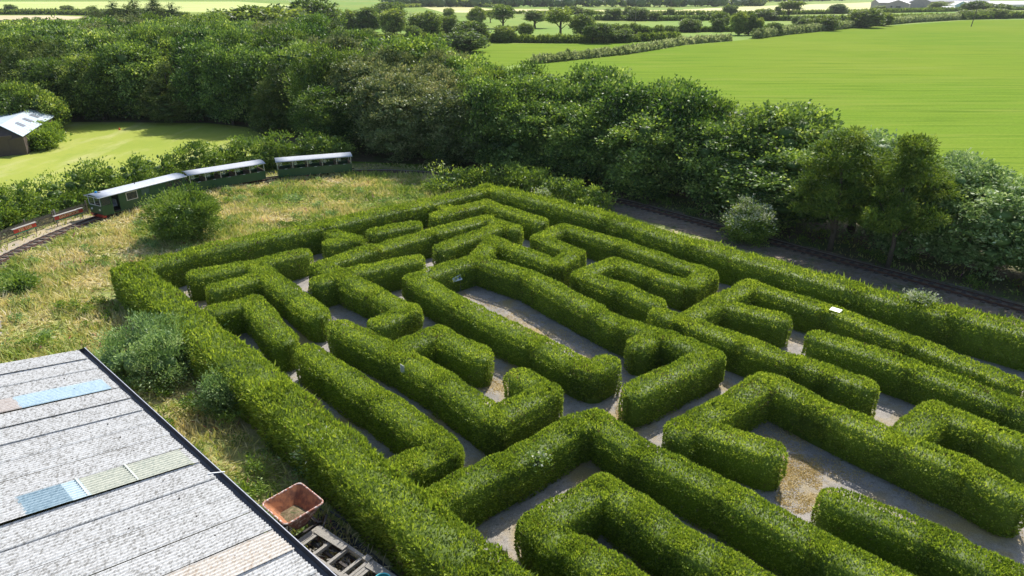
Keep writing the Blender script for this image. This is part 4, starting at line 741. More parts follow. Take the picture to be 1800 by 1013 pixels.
def driving_car(p, q):
    p, q = Vector((*p, 0)), Vector((*q, 0)); L = (q - p).length; c = (p + q) / 2; rz = math.atan2(q.y - p.y, q.x - p.x)   # +x = rear
    root = empty('driving_car', c, rz); prop(root, 'green enclosed driving car leading the train, with a red skirt and blue roof lamp', 'train car')
    W = 1.74; z0, z1 = .36, 1.98; y0 = -W / 2        # near side faces -y
    hx = -L / 2
    # side walls with real openings
    def wall(y, holes):
        b = MB(); xs = sorted({hx, L / 2, *[h for o in holes for h in o[:2]]}); 
        for a, e in zip(xs[:-1], xs[1:]):
            o = [h for h in holes if h[0] <= a + 1e-6 and h[1] >= e - 1e-6]; zs = [(z0, z1)] if not o else [(z0, o[0][2]), (o[0][3], z1)]
            for lo, hi in zs:
                if hi - lo > .01: b.box(((a + e) / 2, y, (lo + hi) / 2), (e - a, .045, hi - lo))
        return b.build('side_wall', GREEN, root)
    near = [(hx + .08, hx + .85, 1.22, 1.88), (hx + 1.0, hx + 1.62, .44, 1.90), (hx + 2.35, hx + 3.3, 1.18, 1.80), (hx + 3.75, hx + 4.55, 1.30, 1.80), (L / 2 - 2.05, L / 2 - 1.4, 1.20, 1.84), (L / 2 - 1.2, L / 2 - .3, 1.20, 1.84)]
    wall(y0 + .0225, near)
    wall(-y0 - .0225, [(hx + .08, hx + .85, 1.22, 1.88), (hx + 2.35, hx + 3.3, 1.18, 1.80), (L / 2 - 2.05, L / 2 - .3, 1.20, 1.84)])
    for i, (a, e, lo, hi) in enumerate(near):
        if i == 1: continue
        f = MB(); t = .05
        for s in (lo - t / 2, hi + t / 2): f.box(((a + e) / 2, y0 - .012, s), (e - a + 2 * t, .02, t))
        for s in (a - t / 2, e + t / 2): f.box((s, y0 - .012, (lo + hi) / 2), (t, .02, hi - lo))
        fr = f.build('window', CREAM if i == 2 else GREEN, root)
        g = MB(); g.box(((a + e) / 2, y0 + .02, (lo + hi) / 2), (e - a, .008, hi - lo)); g.build('pane', GLASS if i != 3 else plain('boarded_pane', (.06, .12, .10), .5), fr)
    # raked front: lower panel, windscreen, pillars
    b = MB(); b.box((hx + .02, 0, .80), (.05, W - .05, .80)); b.build('front_panel', GREEN, root)
    b = MB()
    for s in (-1, 0, 1): b.bar((hx + .02, s * (W / 2 - .05), 1.20), (hx + .02, s * (W / 2 - .05), 1.97), .05, .06)
    b.bar((hx + .02, -W / 2 + .04, 1.215), (hx + .02, W / 2 - .04, 1.215), .05, .05); fr = b.build('windscreen', ROOFWHITE, root)
    b = MB(); b.box((hx + .015, 0, 1.6), (.01, W - .14, .70)); b.build('pane', GLASS, fr)
    b = MB(); b.add([(hx + .0, -W / 2 + .0, .18), (hx + .0, W / 2, .18), (hx - .10, W / 2, .46), (hx - .10, -W / 2, .46), (hx + .25, -W / 2, .18), (hx + .25, W / 2, .18), (hx + .25, W / 2, .46), (hx + .25, -W / 2, .46)],
                    [(0, 1, 2, 3), (4, 7, 6, 5), (0, 3, 7, 4), (1, 5, 6, 2), (3, 2, 6, 7), (0, 4, 5, 1)]); b.build('skirt', REDP, root)
    for s in (-.55, .55):
        b = MB(); b.tube([(hx - .06, s, .86), (hx + .0, s, .86)], [.085, .10], 12); b.build('headlight', WHITEP, root)
    b = MB(); b.tube([(hx - .32, 0, .46), (hx, 0, .46)], .07, 8); b.build('coupling', IRON, root)
    b = MB(); b.box((0, 0, .50), (L - .1, W - .1, .08)); b.build('floor', IRON, root)
    b = MB(); b.box((L / 2 - .022, 0, 1.17), (.04, W - .1, 1.6)); b.box((hx + 1.95, 0, 1.2), (.05, W - .1, 1.5)); b.build('bulkhead', DKGREEN, root)
    b = MB(); b.box((hx + 1.55, .1, .78), (.5, .5, .10)); b.box((hx + 1.76, .1, 1.05), (.08, .5, .5)); b.build('driver_seat', plain('worn_blue_seat', (.30, .38, .48), .6, 0, (.5, .52, .55), 5), root)
    rf = arched_roof(L, W, 1.99, .17, plain('weathered_roof', (.55, .58, .63), .5, 0, (.42, .45, .50), 4, detail=8), root, over=.16)
    b = MB(); b.bar((hx - .16, y0 - .165, 1.985), (L / 2 + .16, y0 - .165, 1.985), .03, .055); b.bar((hx - .175, y0 - .15, 1.985), (hx - .175, -y0 + .15, 1.985), .03, .05); b.build('roof_edge_trim', ROOFWHITE, rf)
    b = MB(); b.tube([(hx + .45, .25, 2.14), (hx + .45, .25, 2.19), (hx + .45, .25, 2.28)], [.12, .12, .085], 12); b.build('warning_lamp', BLUEP, rf)
    b = MB(); b.box((hx + .62, .1, 2.17), (.22, .16, .05)); b.tube([(-.2, .1, 2.14), (-.2, .1, 2.26)], .04, 8); b.build('vent', IRON, rf)
    for x in (hx + 1.4, L / 2 - 1.4): bogie(root, x)
driving_car((-35.55, 56.25), (-31.55, 63.45))
# ---------------------------------------------------------------- platform fence and name boards
OLDWOOD = plain('weathered_fence_wood', (.20, .18, .14), .9, 0, (.13, .12, .09), 9, bump=.4)
GREYWOOD = plain('silvery_old_wood', (.42, .40, .36), .9, 0, (.25, .23, .20), 14, bump=.7, stretch=(1, 6, 1))
BOARDRED = plain('red_board_paint', (.62, .06, .03), .5, 0, (.52, .07, .04), 7)
BOARDGREEN = plain('green_board_paint', (.02, .20, .10), .5, 0, (.03, .26, .12), 7)
YEL = plain('yellow_lettering_paint', (.85, .62, .28), .5)
def text_mesh(name, s, size, m, parent, loc, rot, depth=.006, sx=1.0):
    cu = bpy.data.curves.new(name, 'FONT'); cu.body = s; cu.size = size; cu.extrude = depth; cu.align_x = 'CENTER'; cu.align_y = 'CENTER'; cu.offset = size * .02
    t = bpy.data.objects.new(name, cu); COL.objects.link(t); dg = bpy.context.evaluated_depsgraph_get()
    me = bpy.data.meshes.new_from_object(t.evaluated_get(dg)); bpy.data.objects.remove(t)
    me.materials.clear(); me.materials.append(m)
    o = bpy.data.objects.new(name, me); COL.objects.link(o); o.parent = parent; o.location = loc; o.rotation_euler = rot; o.scale = (sx, 1, 1); return o
FP = [(-40.0, 46.5), (-39.6, 49.4), (-39.0, 52.2), (-38.2, 54.8), (-37.2, 57.6)]
for i, (a, c) in enumerate(zip(FP[:-1], FP[1:])):
    if i == 2: c = (a[0] + (c[0] - a[0]) * .92, a[1] + (c[1] - a[1]) * .92)
    a, c = Vector((*a, 0)), Vector((*c, 0)); d = (c - a); L = d.length; rz = math.atan2(d.y, d.x)
    root = empty('picket_fence', a, rz)
    prop(root, ['piece of picket fence behind the name board cut by the left edge', 'piece of picket fence behind the board reading YES TOR', 'piece of picket fence left of the longest red board', 'piece of picket fence ending beside the front of the train'][i], 'fence', 'picket fence pieces beside the track')
    b = MB(); b.box((0, 0, .62), (.11, .11, 1.24)); b.build('post', GREYWOOD if i % 2 else OLDWOOD, root)
    b = MB(); b.box((L, 0, .60), (.10, .10, 1.2)); b.build('post', OLDWOOD, root)
    b = MB()
    for z in (.35, .88): b.box((L / 2, 0, z), (L - .11, .035, .08))
    b.build('rail', OLDWOOD, root)
    b = MB(); n = int(L / .12)
    for k in range(n): b.box((.12 + k * (L - .2) / n, -.03, .55), (.045, .02, .98 + .05 * math.sin(k * 2.1)))
    b.build('pickets', OLDWOOD, root)
def name_board(label, x, y, hd, L, text, size):
    root = empty('name_board', (x, y, 0), hd); prop(root, label, 'sign', 'red name boards along the platform')
    b = MB(); b.box((0, 0, .78), (L, .03, .30)); pnl = b.build('board', BOARDRED, root)
    text_mesh('lettering', text, size, YEL, pnl, (0, -.018, .785), (rad(90), 0, 0))
    b = MB(); b.box((0, 0, .585), (L, .032, .09)); b.build('green_stripe', BOARDGREEN, root)
    b = MB(); b.box((0, .05, .985), (L + .14, .22, .035), rx=rad(8)); b.build('capping_board', GREYWOOD, root)
    b = MB()
    for s in (-1, 1): b.box((s * (L / 2 - .1), .04, .46), (.05, .05, .92))
    b.build('leg', OLDWOOD, root)
name_board('red board cut by the left edge, yellow letters ending in EN', -39.15, 48.1, rad(72), 1.9, 'AVEN', .30)
name_board('short red board with yellow letters reading YES TOR', -38.45, 51.35, rad(74), 1.95, 'YES TOR', .31)
name_board('longest red board with yellow letters reading DARTMOOR, next to the train', -37.15, 55.0, rad(69), 2.55, 'DARTMOOR', .32)
# ---------------------------------------------------------------- corrugated shed
Z0 = 3.0; EH = rad(132.23); ue = Vector((math.sin(EH), math.cos(EH), 0)); gv = Vector((ue.y, -ue.x, 0)); gv = -gv if gv.x > 0 else gv
SL = rad(10); upv = Vector((gv.x * math.cos(SL), gv.y * math.cos(SL), math.sin(SL))); rn = ue.cross(upv); rn = -rn if rn.z < 0 else rn
EO = Vector((-19.597, 27.245, Z0))
shed = empty('corrugated_shed', (EO.x, EO.y, 0)); prop(shed, 'long shed with a white lichen mottled corrugated roof filling the lower left corner', 'shed')
def rp(u, v, w_=0.0): return EO + ue * u + upv * v + rn * w_ - Vector(shed.location)
def roofmat(name, a, b_, c, speck=.5, rough=.85):
    m, nt, nd, lk = newmat(name)
    tc = N(nt, 'ShaderNodeNewGeometry'); mp = N(nt, 'ShaderNodeMapping'); mp.inputs['Rotation'].default_value = (0, 0, EH); mp.inputs['Scale'].default_value = (1, .45, 1)
    lk.new(tc.outputs['Position'], mp.inputs[0])
    n1 = N(nt, 'ShaderNodeTexNoise', Scale=15.0, Detail=6.0, Roughness=.7); lk.new(mp.outputs[0], n1.inputs['Vector'])
    n2 = N(nt, 'ShaderNodeTexNoise', Scale=1.3, Detail=4.0); lk.new(tc.outputs['Position'], n2.inputs['Vector'])
    n3 = N(nt, 'ShaderNodeTexNoise', Scale=42.0, Detail=2.0); lk.new(tc.outputs['Position'], n3.inputs['Vector'])
    s = N(nt, 'ShaderNodeMath', operation='MULTIPLY_ADD'); s.inputs[1].default_value = .14; lk.new(n2.outputs[0], s.inputs[0]); lk.new(n1.outputs[0], s.inputs[2])
    r = ramp(nt, [(.47, c), (.545, b_), (.63, a)]); lk.new(s.outputs[0], r.inputs[0])
    r3 = ramp(nt, [(.30, (.45, .43, .40)), (.38, (1, 1, 1))]); lk.new(n3.outputs[0], r3.inputs[0])
    mx = N(nt, 'ShaderNodeMix', data_type='RGBA', blend_type='MULTIPLY'); mx.inputs[0].default_value = speck; lk.new(r.outputs[0], mx.inputs[6]); lk.new(r3.outputs[0], mx.inputs[7])
    p = N(nt, 'ShaderNodeBsdfPrincipled', Roughness=rough); p.inputs['Specular IOR Level'].default_value = .25; lk.new(mx.outputs[2], p.inputs['Base Color'])
    bp = N(nt, 'ShaderNodeBump', Strength=.35, Distance=.02); lk.new(n1.outputs[0], bp.inputs['Height']); lk.new(bp.outputs[0], p.inputs['Normal'])
    o = N(nt, 'ShaderNodeOutputMaterial'); lk.new(p.outputs[0], o.inputs[0]); return m
SHEET = roofmat('lichen_fibre_cement', (.57, .575, .57), (.46, .46, .45), (.25, .245, .23), .6)
SKYBLUE = roofmat('blue_skylight', (.46, .58, .65), (.41, .53, .60), (.34, .46, .54), .15, .35)
SKYYEL = roofmat('yellowed_skylight', (.50, .51, .43), (.42, .44, .37), (.33, .36, .31), .2, .4)
SKYDK = roofmat('grey_blue_skylight', (.30, .40, .46), (.24, .34, .40), (.18, .26, .31), .2, .3)
SKYPALE = roofmat('pale_blue_skylight', (.52, .62, .66), (.46, .56, .61), (.42, .56, .62), .2, .4)
CREAMSH = roofmat('cream_sheet', (.58, .55, .51), (.50, .47, .42), (.40, .33, .26), .15, .5)
PINKSH = roofmat('pinkish_sheet', (.50, .46, .43), (.45, .41, .38), (.38, .32, .28), .3, .7)
TRIM = plain('skylight_frame', (.62, .66, .60), .5)
def sheet(name, u0, u1, v0, v1, m, lift=0.0, label=None, amp=.034, seed=0):
    r_ = random.Random(seed); b = MB(); per = .146; nu = max(4, int((u1 - u0) / per * 8)); nv = max(2, int((v1 - v0) / 1.2)); j0 = r_.uniform(-.015, .015)
    vs = []
    for iv in range(nv + 1):
        v = v0 + (v1 - v0) * iv / nv + (j0 if iv == 0 else 0)
        for iu in range(nu + 1):
            u = u0 + (u1 - u0) * iu / nu; k = (u - u0) / (u1 - u0)
            vs.append(rp(u, v, lift + amp * math.sin(2 * math.pi * u / per) + .050 * k + r_.uniform(-.0015, .0015)))
    f = [(iv * (nu + 1) + iu, iv * (nu + 1) + iu + 1, (iv + 1) * (nu + 1) + iu + 1, (iv + 1) * (nu + 1) + iu) for iv in range(nv) for iu in range(nu)]
    b.add(vs, f); o = b.build(name, m, shed, True)
    if label: o['label'] = label
    if o.data.polygons[0].normal.z < 0: o.data.flip_normals()
    return o
VR = 10.5; us = [-.2] + [1.04 + 1.2 * i for i in range(22)]
for i, (a, c) in enumerate(zip(us[:-1], us[1:])):
    segs_ = [(0, VR, SHEET, 'roof_sheet', None)]
    if i == 3: segs_ = [(0, .33, SHEET, 'roof_sheet', None), (.33, 1.75, SKYBLUE, 'skylight', 'bright blue skylight strip'), (1.75, 3.4, SKYBLUE, 'skylight', 'paler blue skylight strip'), (3.4, 6.2, PINKSH, 'roof_sheet', 'pinkish roof sheet'), (6.2, VR, SHEET, 'roof_sheet', None)]
    if i == 9: segs_ = [(0, .26, SHEET, 'roof_sheet', None), (.26, 1.98, SKYYEL, 'skylight', 'yellowed skylight panel nearest the gutter'), (1.98, 3.42, SKYYEL, 'skylight', 'second yellowed skylight panel'), (3.42, 3.92, SKYPALE, 'skylight', 'narrow pale skylight panel'), (3.92, 5.05, SKYDK, 'skylight', 'grey blue skylight panel'), (5.05, VR, SHEET, 'roof_sheet', None)]
    if i == 14: segs_ = [(0, 2.45, CREAMSH, 'roof_sheet', 'newer cream coloured sheet'), (2.45, 6, CREAMSH, 'roof_sheet', 'newer cream coloured sheet, second length'), (6, VR, SHEET, 'roof_sheet', None)]
    for k, (v0, v1, m, nm, lb) in enumerate(segs_):
        lift = .012 * k + (.012 if nm == 'skylight' or m is CREAMSH else 0)
        sheet(nm, a, c + .04, v0 - (.06 if k else 0), v1, m, lift, lb, seed=i * 7 + k)
        if nm == 'skylight' and i == 9 and k < 3:
            b = MB(); b.bar(rp(a + .02, v1, lift + .075), rp(c, v1, lift + .075), .05, .02); b.build('glazing_bar', TRIM, shed)
b = MB()
for i in range(40):
    u = .3 + i * .6; v = 3.1 if i % 2 else 1.4
    b.tube([tuple(rp(u, v, .02)), tuple(rp(u, v, .06))], .022, 6)
b.build('roof_bolt', IRON, shed)
# far slope, ridge, walls
RP_ = rp(0, VR); b = MB(); dn = Vector((gv.x * math.cos(SL), gv.y * math.cos(SL), -math.sin(SL)))
q = [rp(-.2, VR, .03), rp(26, VR, .03)]; b.add([q[0], q[1], q[1] + dn * 10.5, q[0] + dn * 10.5], [(0, 1, 2, 3)]); b.build('far_slope', SHEET, shed)
b = MB(); b.tube([tuple(rp(-.25, VR, .06)), tuple(rp(26, VR, .06))], .12, 8); b.build('ridge_cap', SHEET, shed)
WALL = plain('rendered_block_wall', (.30, .28, .25), .9, 0, (.22, .21, .19), 3)
b = MB(); A0 = Vector(rp(.05, .25)); A1 = Vector(rp(26, .25)); zt = A0.z - .06
b.add([(A0.x, A0.y, 0), (A1.x, A1.y, 0), (A1.x, A1.y, zt), (A0.x, A0.y, zt)], [(0, 1, 2, 3)])
C0 = Vector(rp(.05, VR)); D0 = C0 + dn * 10.2
b.add([(A0.x, A0.y, 0), (A0.x, A0.y, zt), (C0.x, C0.y, C0.z - .06), (D0.x, D0.y, D0.z - .06), (D0.x, D0.y, 0)], [(0, 1, 2, 3, 4)])
b.build('wall', WALL, shed)
GUT = plain('grey_gutter', (.05, .052, .06), .5, .1, (.09, .09, .10), 5, spec=.6)
b = MB(); vs = []; pr = [(.02, -.04), (.03, -.11), (-.05, -.17), (-.15, -.18), (-.25, -.12), (-.275, .03), (-.30, .03), (-.275, -.14), (-.16, -.21), (-.04, -.20), (.045, -.12), (.04, -.04)]
for u in (-.35, 4, 8, 12, 16, 20, 26): vs += [rp(u, -.02 + o, z - .03) for o, z in pr]
k = len(pr); b.add(vs, [(i * k + j, i * k + (j + 1) % k, (i + 1) * k + (j + 1) % k, (i + 1) * k + j) for i in range(6) for j in range(k)])
b.add([rp(-.35, -.02 + o, z - .03) for o, z in pr[:6]], [(0, 1, 2, 3, 4, 5)]); gt = b.build('gutter', GUT, shed)
b = MB(); b.bar(rp(-.35, -.305, 0.01), rp(26, -.305, 0.01), .026, .022); b.build('gutter_lip', plain('gutter_lip_highlight', (.62, .62, .66), .35, .3), gt)  # highlight along the gutter rim, put into the lip's pale colour
b = MB(); b.bar(rp(12.75, .12, .07), rp(12.95, -.36, .06), .035, .02); b.build('gutter_bracket', WHITEP, gt)
# ---------------------------------------------------------------- tipper skip, wagon frames, scrap
RUST = plain('rusty_orange_steel', (.44, .19, .085), .85, 0, (.20, .085, .05), 3.5, bump=.3, detail=8, lo=.4, hi=.6)
RUSTOUT = plain('flaking_paint_steel', (.16, .06, .045), .85, 0, (.45, .38, .34), 6, bump=.5, detail=8, lo=.50, hi=.64)
SCRAPDIRT = groundmat('skip_debris', [(.20, .15, .09), (4, .45, .6, (.32, .26, .16)), (9, .5, .65, (.12, .14, .06))], (30, .5), bump=1)
sk = empty('tipper_skip', (-7.68, 18.95, 0), math.pi / 2 - rad(132)); prop(sk, 'rusty orange tipper skip with a flaking rim standing beside the shed gutter', 'skip')
def rrect(hx, hy, r, z, n=4):
    P_ = []
    for cx, cy, a0 in ((hx - r, hy - r, 0), (-hx + r, hy - r, 90), (-hx + r, -hy + r, 180), (hx - r, -hy + r, 270)):
        for i in range(n + 1): a = rad(a0 + 90 * i / n); P_.append((cx + r * math.cos(a), cy + r * math.sin(a), z))
    return P_
R0 = rrect(.78, .76, .16, 1.52); R1 = rrect(.42, .20, .08, .70); k = len(R0)
b = MB(); b.add(R0 + R1, [(i, (i + 1) % k, k + (i + 1) % k, k + i) for i in range(k)] + [tuple(range(k, 2 * k))[::-1]]); body = b.build('hopper_outside', RUSTOUT, sk)
I0 = rrect(.755, .735, .15, 1.53); I1 = rrect(.40, .18, .07, .74)
b = MB(); b.add(I0 + I1, [(i, k + i, k + (i + 1) % k, (i + 1) % k) for i in range(k)]); b.build('hopper_inside', RUST, sk)
b = MB(); pts_ = rrect(.79, .77, .17, 1.53) + [rrect(.79, .77, .17, 1.53)[0]]; b.tube(pts_, .032, 8); b.build('rim', plain('flaking_rim', (.34, .12, .07), .8, 0, (.70, .62, .58), 9, detail=8, lo=.46, hi=.58), sk)
b = MB(); F0 = rrect(.52, .37, .1, 1.0); F0 = [(x, y, z + .07 * math.sin(x * 9) * math.cos(y * 8)) for x, y, z in F0]; b.add(F0 + [(0, .05, 1.10)], [(i, (i + 1) % k, k) for i in range(k)]); b.build('debris', SCRAPDIRT, sk)
b = MB(); b.box((.35, .585, 1.27), (.20, .02, .20), rx=rad(-33)); b.build('patch_plate', RUSTRAIL, sk)
b = MB()
for s in (-.42, .42): b.box((s, 0, .42), (.09, 1.5, .12))
for s in (-.6, .6): b.box((0, s, .50), (.98, .08, .10)); b.bar((-.35, s * .9, .52), (-.1, s * .5, .95), .05, .05); b.bar((.35, s * .9, .52), (.1, s * .5, .95), .05, .05)
b.build('frame', IRON, sk)
for s in (-.45, .45):
    w_ = MB(); 
    for t in (-.36, .36): w_.tube([(t - .03, s, .22), (t + .03, s, .22)], .19, 14)
    w_.tube([(-.36, s, .22), (.36, s, .22)], .03, 8); w_.build('wheelset', RUSTRAIL, sk)
def timber_wagon(label, x, y, rz, L, W, planks=True, seed=0):
    r_ = random.Random(seed); root = empty('timber_wagon', (x, y, 0), rz); prop(root, label, 'wagon frame', 'old timber wagon frames beside the shed')
    z = .62
    for s in (-1, 1):
        b = MB(); b.bar((-L / 2, s * W / 2, z), (L / 2 + .1, s * (W / 2 - .02), z), .12, .17); b.build('side_beam', GREYWOOD, root)
    for i in range(4):
        b = MB(); xx = -L / 2 + .2 + (L - .4) * i / 3; b.bar((xx, -W / 2 + .07, z - .01), (xx + r_.uniform(-.05, .05), W / 2 - .07, z - .01), .11, .13); b.build('cross_beam', GREYWOOD, root)
    b = MB()
    for i in range(3): b.bar((-L / 2 + .05 + i * .13, -W / 2 + .05, z + .10), (-L / 2 + .05 + i * .13, W / 2 - .05, z + .10), .11, .025)
    if planks: b.bar((-L / 2 + .15, W / 2 - .22, z + .135), (L / 2 - .9, W / 2 - .16, z + .12), .24, .035)
    b.build('deck_plank', GREYWOOD, root)
    b = MB(); b.box((L / 2 + .05, W / 2 - .02, z + .03), (.26, .22, .26)); b.box((L / 2 + .05, -W / 2 + .02, z + .03), (.18, .2, .22)); b.build('buffer_block', GREYWOOD, root)
    b = MB(); b.box((0, 0, .42), (L * .8, .10, .10))
    for s in (-1, 1): b.box((0, s * (W / 2 - .12), .42), (L * .7, .06, .12))
    b.build('iron_underframe', IRON, root)
    for xx in (-L * .28, L * .28):
        w_ = MB()
        for s in (-.36, .36): w_.tube([(xx, s - .03, .22), (xx, s + .03, .22)], .19, 14)
        w_.tube([(xx, -.36, .22), (xx, .36, .22)], .03, 8); w_.build('wheelset', RUSTRAIL, root)
wz = math.pi / 2 - rad(127)
timber_wagon('weathered timber wagon frame without a deck next to the rusty skip', -6.12, 17.58, wz, 2.5, 1.0, True, 3)
timber_wagon('second timber wagon frame cut off by the bottom edge', -4.15, 16.12, wz, 2.2, 1.0, True, 5)
b = MB(); b.tube([(0, 0, .73), (0, 0, .80), (0, 0, .92)], [.22, .25, .26], 20, caps=False); b.add([(.23 * math.cos(i * .3142), .23 * math.sin(i * .3142), .76) for i in range(20)], [tuple(range(20))])
bar = b.build('tub', plain('dull_teal_plastic', (.05, .30, .34), .5)); bar.location = (-4.10, 16.12, 0); prop(bar, 'teal tub with a bright cyan rim on the second wagon frame', 'tub')
b = MB(); b.tube([(.265 * math.cos(i * .3142), .265 * math.sin(i * .3142), .92) for i in range(21)], .022, 6); b.build('rim', plain('bright_cyan_rim', (.10, .62, .70), .4), bar)
for i, o_ in enumerate((0, .16, .34)):
    b = MB(); b.bar((0, 0, .05), (2.6, .05, .05), .05, .09); r_ = b.build('loose_rail', plain('old_grey_rail', (.16, .16, .17), .6, .5, (.22, .20, .19), 8)); r_.location = Vector((-6.75, 20.25, 0)) + Vector((math.cos(wz + 1.57), math.sin(wz + 1.57), 0)) * (o_ - .1); r_.rotation_euler = (0, 0, wz + .03 * i)
    prop(r_, ['loose grey rail lying nearest the skip, right of the wagon frame', 'loose grey rail, middle of the three lying by the outer hedge', 'loose grey rail lying closest to the outer hedge'][i], 'rail', 'loose rails on the ground by the wagon frames')
flat('yard_ballast', [(-10.2, 20.2), (-8.5, 21.6), (-3.0, 16.4), (-1.0, 13.2), (-4.8, 12.0), (-5.6, 14.4)], .02, groundmat('yard_cinders', [(.085, .085, .085), (1.2, .5, .6, (.15, .14, .12))], (24, .5), bump=1))
r_ = random.Random(9); b = MB()
for i in range(46):
    x, y = r_.uniform(-.9, .9), r_.uniform(-.28, .28); a = r_.uniform(0, 3.1); l = r_.uniform(.15, .7)
    b.bar((x, y, r_.uniform(.1, .5)), (x + l * math.cos(a), y + l * .4 * math.sin(a), r_.uniform(.1, .55)), r_.uniform(.03, .07), r_.uniform(.02, .05), i % 2)
sh = b.build('scrap_iron', [RUSTRAIL, IRON]); sh.location = (-6.9, 18.55, 0); sh.rotation_euler = (0, 0, wz - .9); prop(sh, 'tangle of dark scrap iron between the skip and the wagon frame', kind='stuff')
b = MB()
for i in range(60):
    x, y = r_.uniform(-1.0, 1.0), r_.uniform(-.36, .36); a = r_.uniform(0, 3.1); l = r_.uniform(.08, .35)
    b.bar((x, y, r_.uniform(.3, .5)), (x + l * math.cos(a), y + l * .5 * math.sin(a), r_.uniform(.3, .5)), r_.uniform(.02, .06), .02)
sh = b.build('wood_splinters', GREYWOOD); sh.location = (-6.1, 17.56, 0); sh.rotation_euler = (0, 0, wz); prop(sh, 'broken wood splinters lying inside the timber wagon frame', kind='stuff')
# scrap at the left edge
STONE = plain('grey_stone_slab', (.36, .33, .32), .9, 0, (.24, .23, .23), 5, bump=.5)
b = MB(); b.box((0, 0, .22), (1.3, .8, .44), taper=.96); b.box((.3, -.05, .50), (.9, .55, .12)); b.box((.1, -.6, .05), (1.5, .4, .1)); pl_ = b.build('stone_plinth', STONE); pl_.location = (-30.1, 34.9, 0); pl_.rotation_euler = (0, 0, .35); prop(pl_, 'grey stone plinth in the dry grass at the left edge', 'plinth')
b = MB(); b.tube([(0, 0, .05), (.3, -.4, .8), (.5, -.7, 1.0)], .035, 6); b.build('bent_bar', IRON, pl_)
b = MB(); b.tube([(0, 0, .35), (.9, -.55, .35), (1.6, -1.15, .22), (1.9, -1.5, .1)], [.05, .05, .05, .06], 8); pp = b.build('rusty_pipe', RUSTRAIL); pp.location = (-29.0, 32.3, 0); prop(pp, 'bent rusty pipe lying by the shed at the left edge', 'pipe')
# ---------------------------------------------------------------- small signs in the maze
sg = empty('information_board', (-3.55, 40.55, 0), rad(36)); prop(sg, 'white information board on two slim legs inside the U shaped hedge', 'sign')
for s in (-.26, .26):
    b = MB(); b.bar((s, .03, 0), (s, .03, 1.02), .035, .035); b.build('leg', plain('grey_post', (.20, .21, .22), .6), sg)
b = MB(); b.box((0, 0, 1.08), (.66, .025, .46), rx=rad(-32)); pn = b.build('panel', plain('pale_panel', (.68, .76, .80), .35), sg)
b = MB(); b.box((.17, -.062, 1.030), (.13, .01, .16), rx=rad(-32)); b.box((.05, .035, 1.185), (.06, .01, .05), rx=rad(-32)); b.build('blue_mark', plain('blue_ink', (.03, .10, .42), .5), pn)
b = MB(); b.box((.17, .040, 1.195), (.06, .01, .07), rx=rad(-32))
b.build('plum_mark', plain('plum_ink', (.18, .06, .18), .5), pn)
b = MB()
for k in range(6): b.box((-.14, -.085 + k * .032, 1.02 + k * .045), (.26, .004, .006), rx=rad(-32))
b.build('text_lines', plain('faint_print', (.45, .55, .60), .5), pn)
hp = empty('hedge_plate', (-5.19, 28.12, 1.58), rad(-44)); prop(hp, 'small white plate with faint print fixed to the side of a hedge', 'sign')
b = MB(); b.box((0, 0, 0), (.32, .02, .42)); pn = b.build('plate', plain('off_white_plate', (.55, .56, .48), .5), hp)
b = MB(); b.box((.02, -.012, .04), (.17, .004, .16)); b.box((.0, -.012, -.12), (.2, .004, .05)); b.build('print', plain('grey_print', (.36, .38, .42), .5), pn)
wp = empty('white_panel', (17.87, 34.08, 1.84), math.pi / 2 - rad(134.5)); prop(wp, 'bright white rectangular panel lying on top of a clipped hedge on the right', 'panel')
b = MB(); b.box((0, 0, 0), (.56, .36, .03), rx=rad(7)); b.build('board', plain('bright_white_board', (.92, .92, .92), .4), wp)
b = MB(); b.bar((.05, .1, -.9), (.05, .1, -.03), .03, .03); b.build('post', OLDWOOD, wp)
# ---------------------------------------------------------------- brown hut
TIM = plain('creosoted_boards', (.075, .055, .045), .8, 0, (.10, .075, .06), 5, stretch=(6, 6, .6), bump=.3)
HUTROOF = plain('pale_blue_grey_roof', (.60, .68, .74), .4, 0, (.52, .60, .66), 1.2)
def quad_solid(b, P_, th):
    P_ = [Vector(p) for p in P_]; n = (P_[1] - P_[0]).cross(P_[3] - P_[0]).normalized() * th
    vs = P_ + [p - n for p in P_]; b.add(vs, [(0, 1, 2, 3), (7, 6, 5, 4), (0, 4, 5, 1), (1, 5, 6, 2), (2, 6, 7, 3), (3, 7, 4, 0)])
hut = empty('brown_hut', (-60, 84, 0)); prop(hut, 'brown timber hut with a pale roof and three roof lights beside the lawn', 'hut')
def hv(x, y, z): return (x + 60, y - 84, z)
EA0, EA1 = (-57.6, 80.9), (-62.9, 96.0); RA0, RA1 = (-60.9, 82.2), (-65.6, 95.2); LA0, LA1 = (-66.6, 78.2), (-71.6, 91.5)
b = MB(); quad_solid(b, [hv(*EA0, 2.25), hv(*EA1, 2.25), hv(*RA1, 3.3), hv(*RA0, 3.3)], .06); quad_solid(b, [hv(*RA0, 3.305), hv(*RA1, 3.305), hv(*LA1, 2.25), hv(*LA0, 2.25)], .06); rf = b.build('roof', HUTROOF, hut)
b = MB()
for k in range(1, 14):
    t = k / 14; a = Vector(EA0).lerp(Vector(EA1), t); c = Vector(RA0).lerp(Vector(RA1), t); b.bar(hv(a.x, a.y, 2.27), hv(c.x, c.y, 3.31), .05, .03)
b.build('roof_seam', plain('seam_white', (.70, .76, .80), .4), rf)
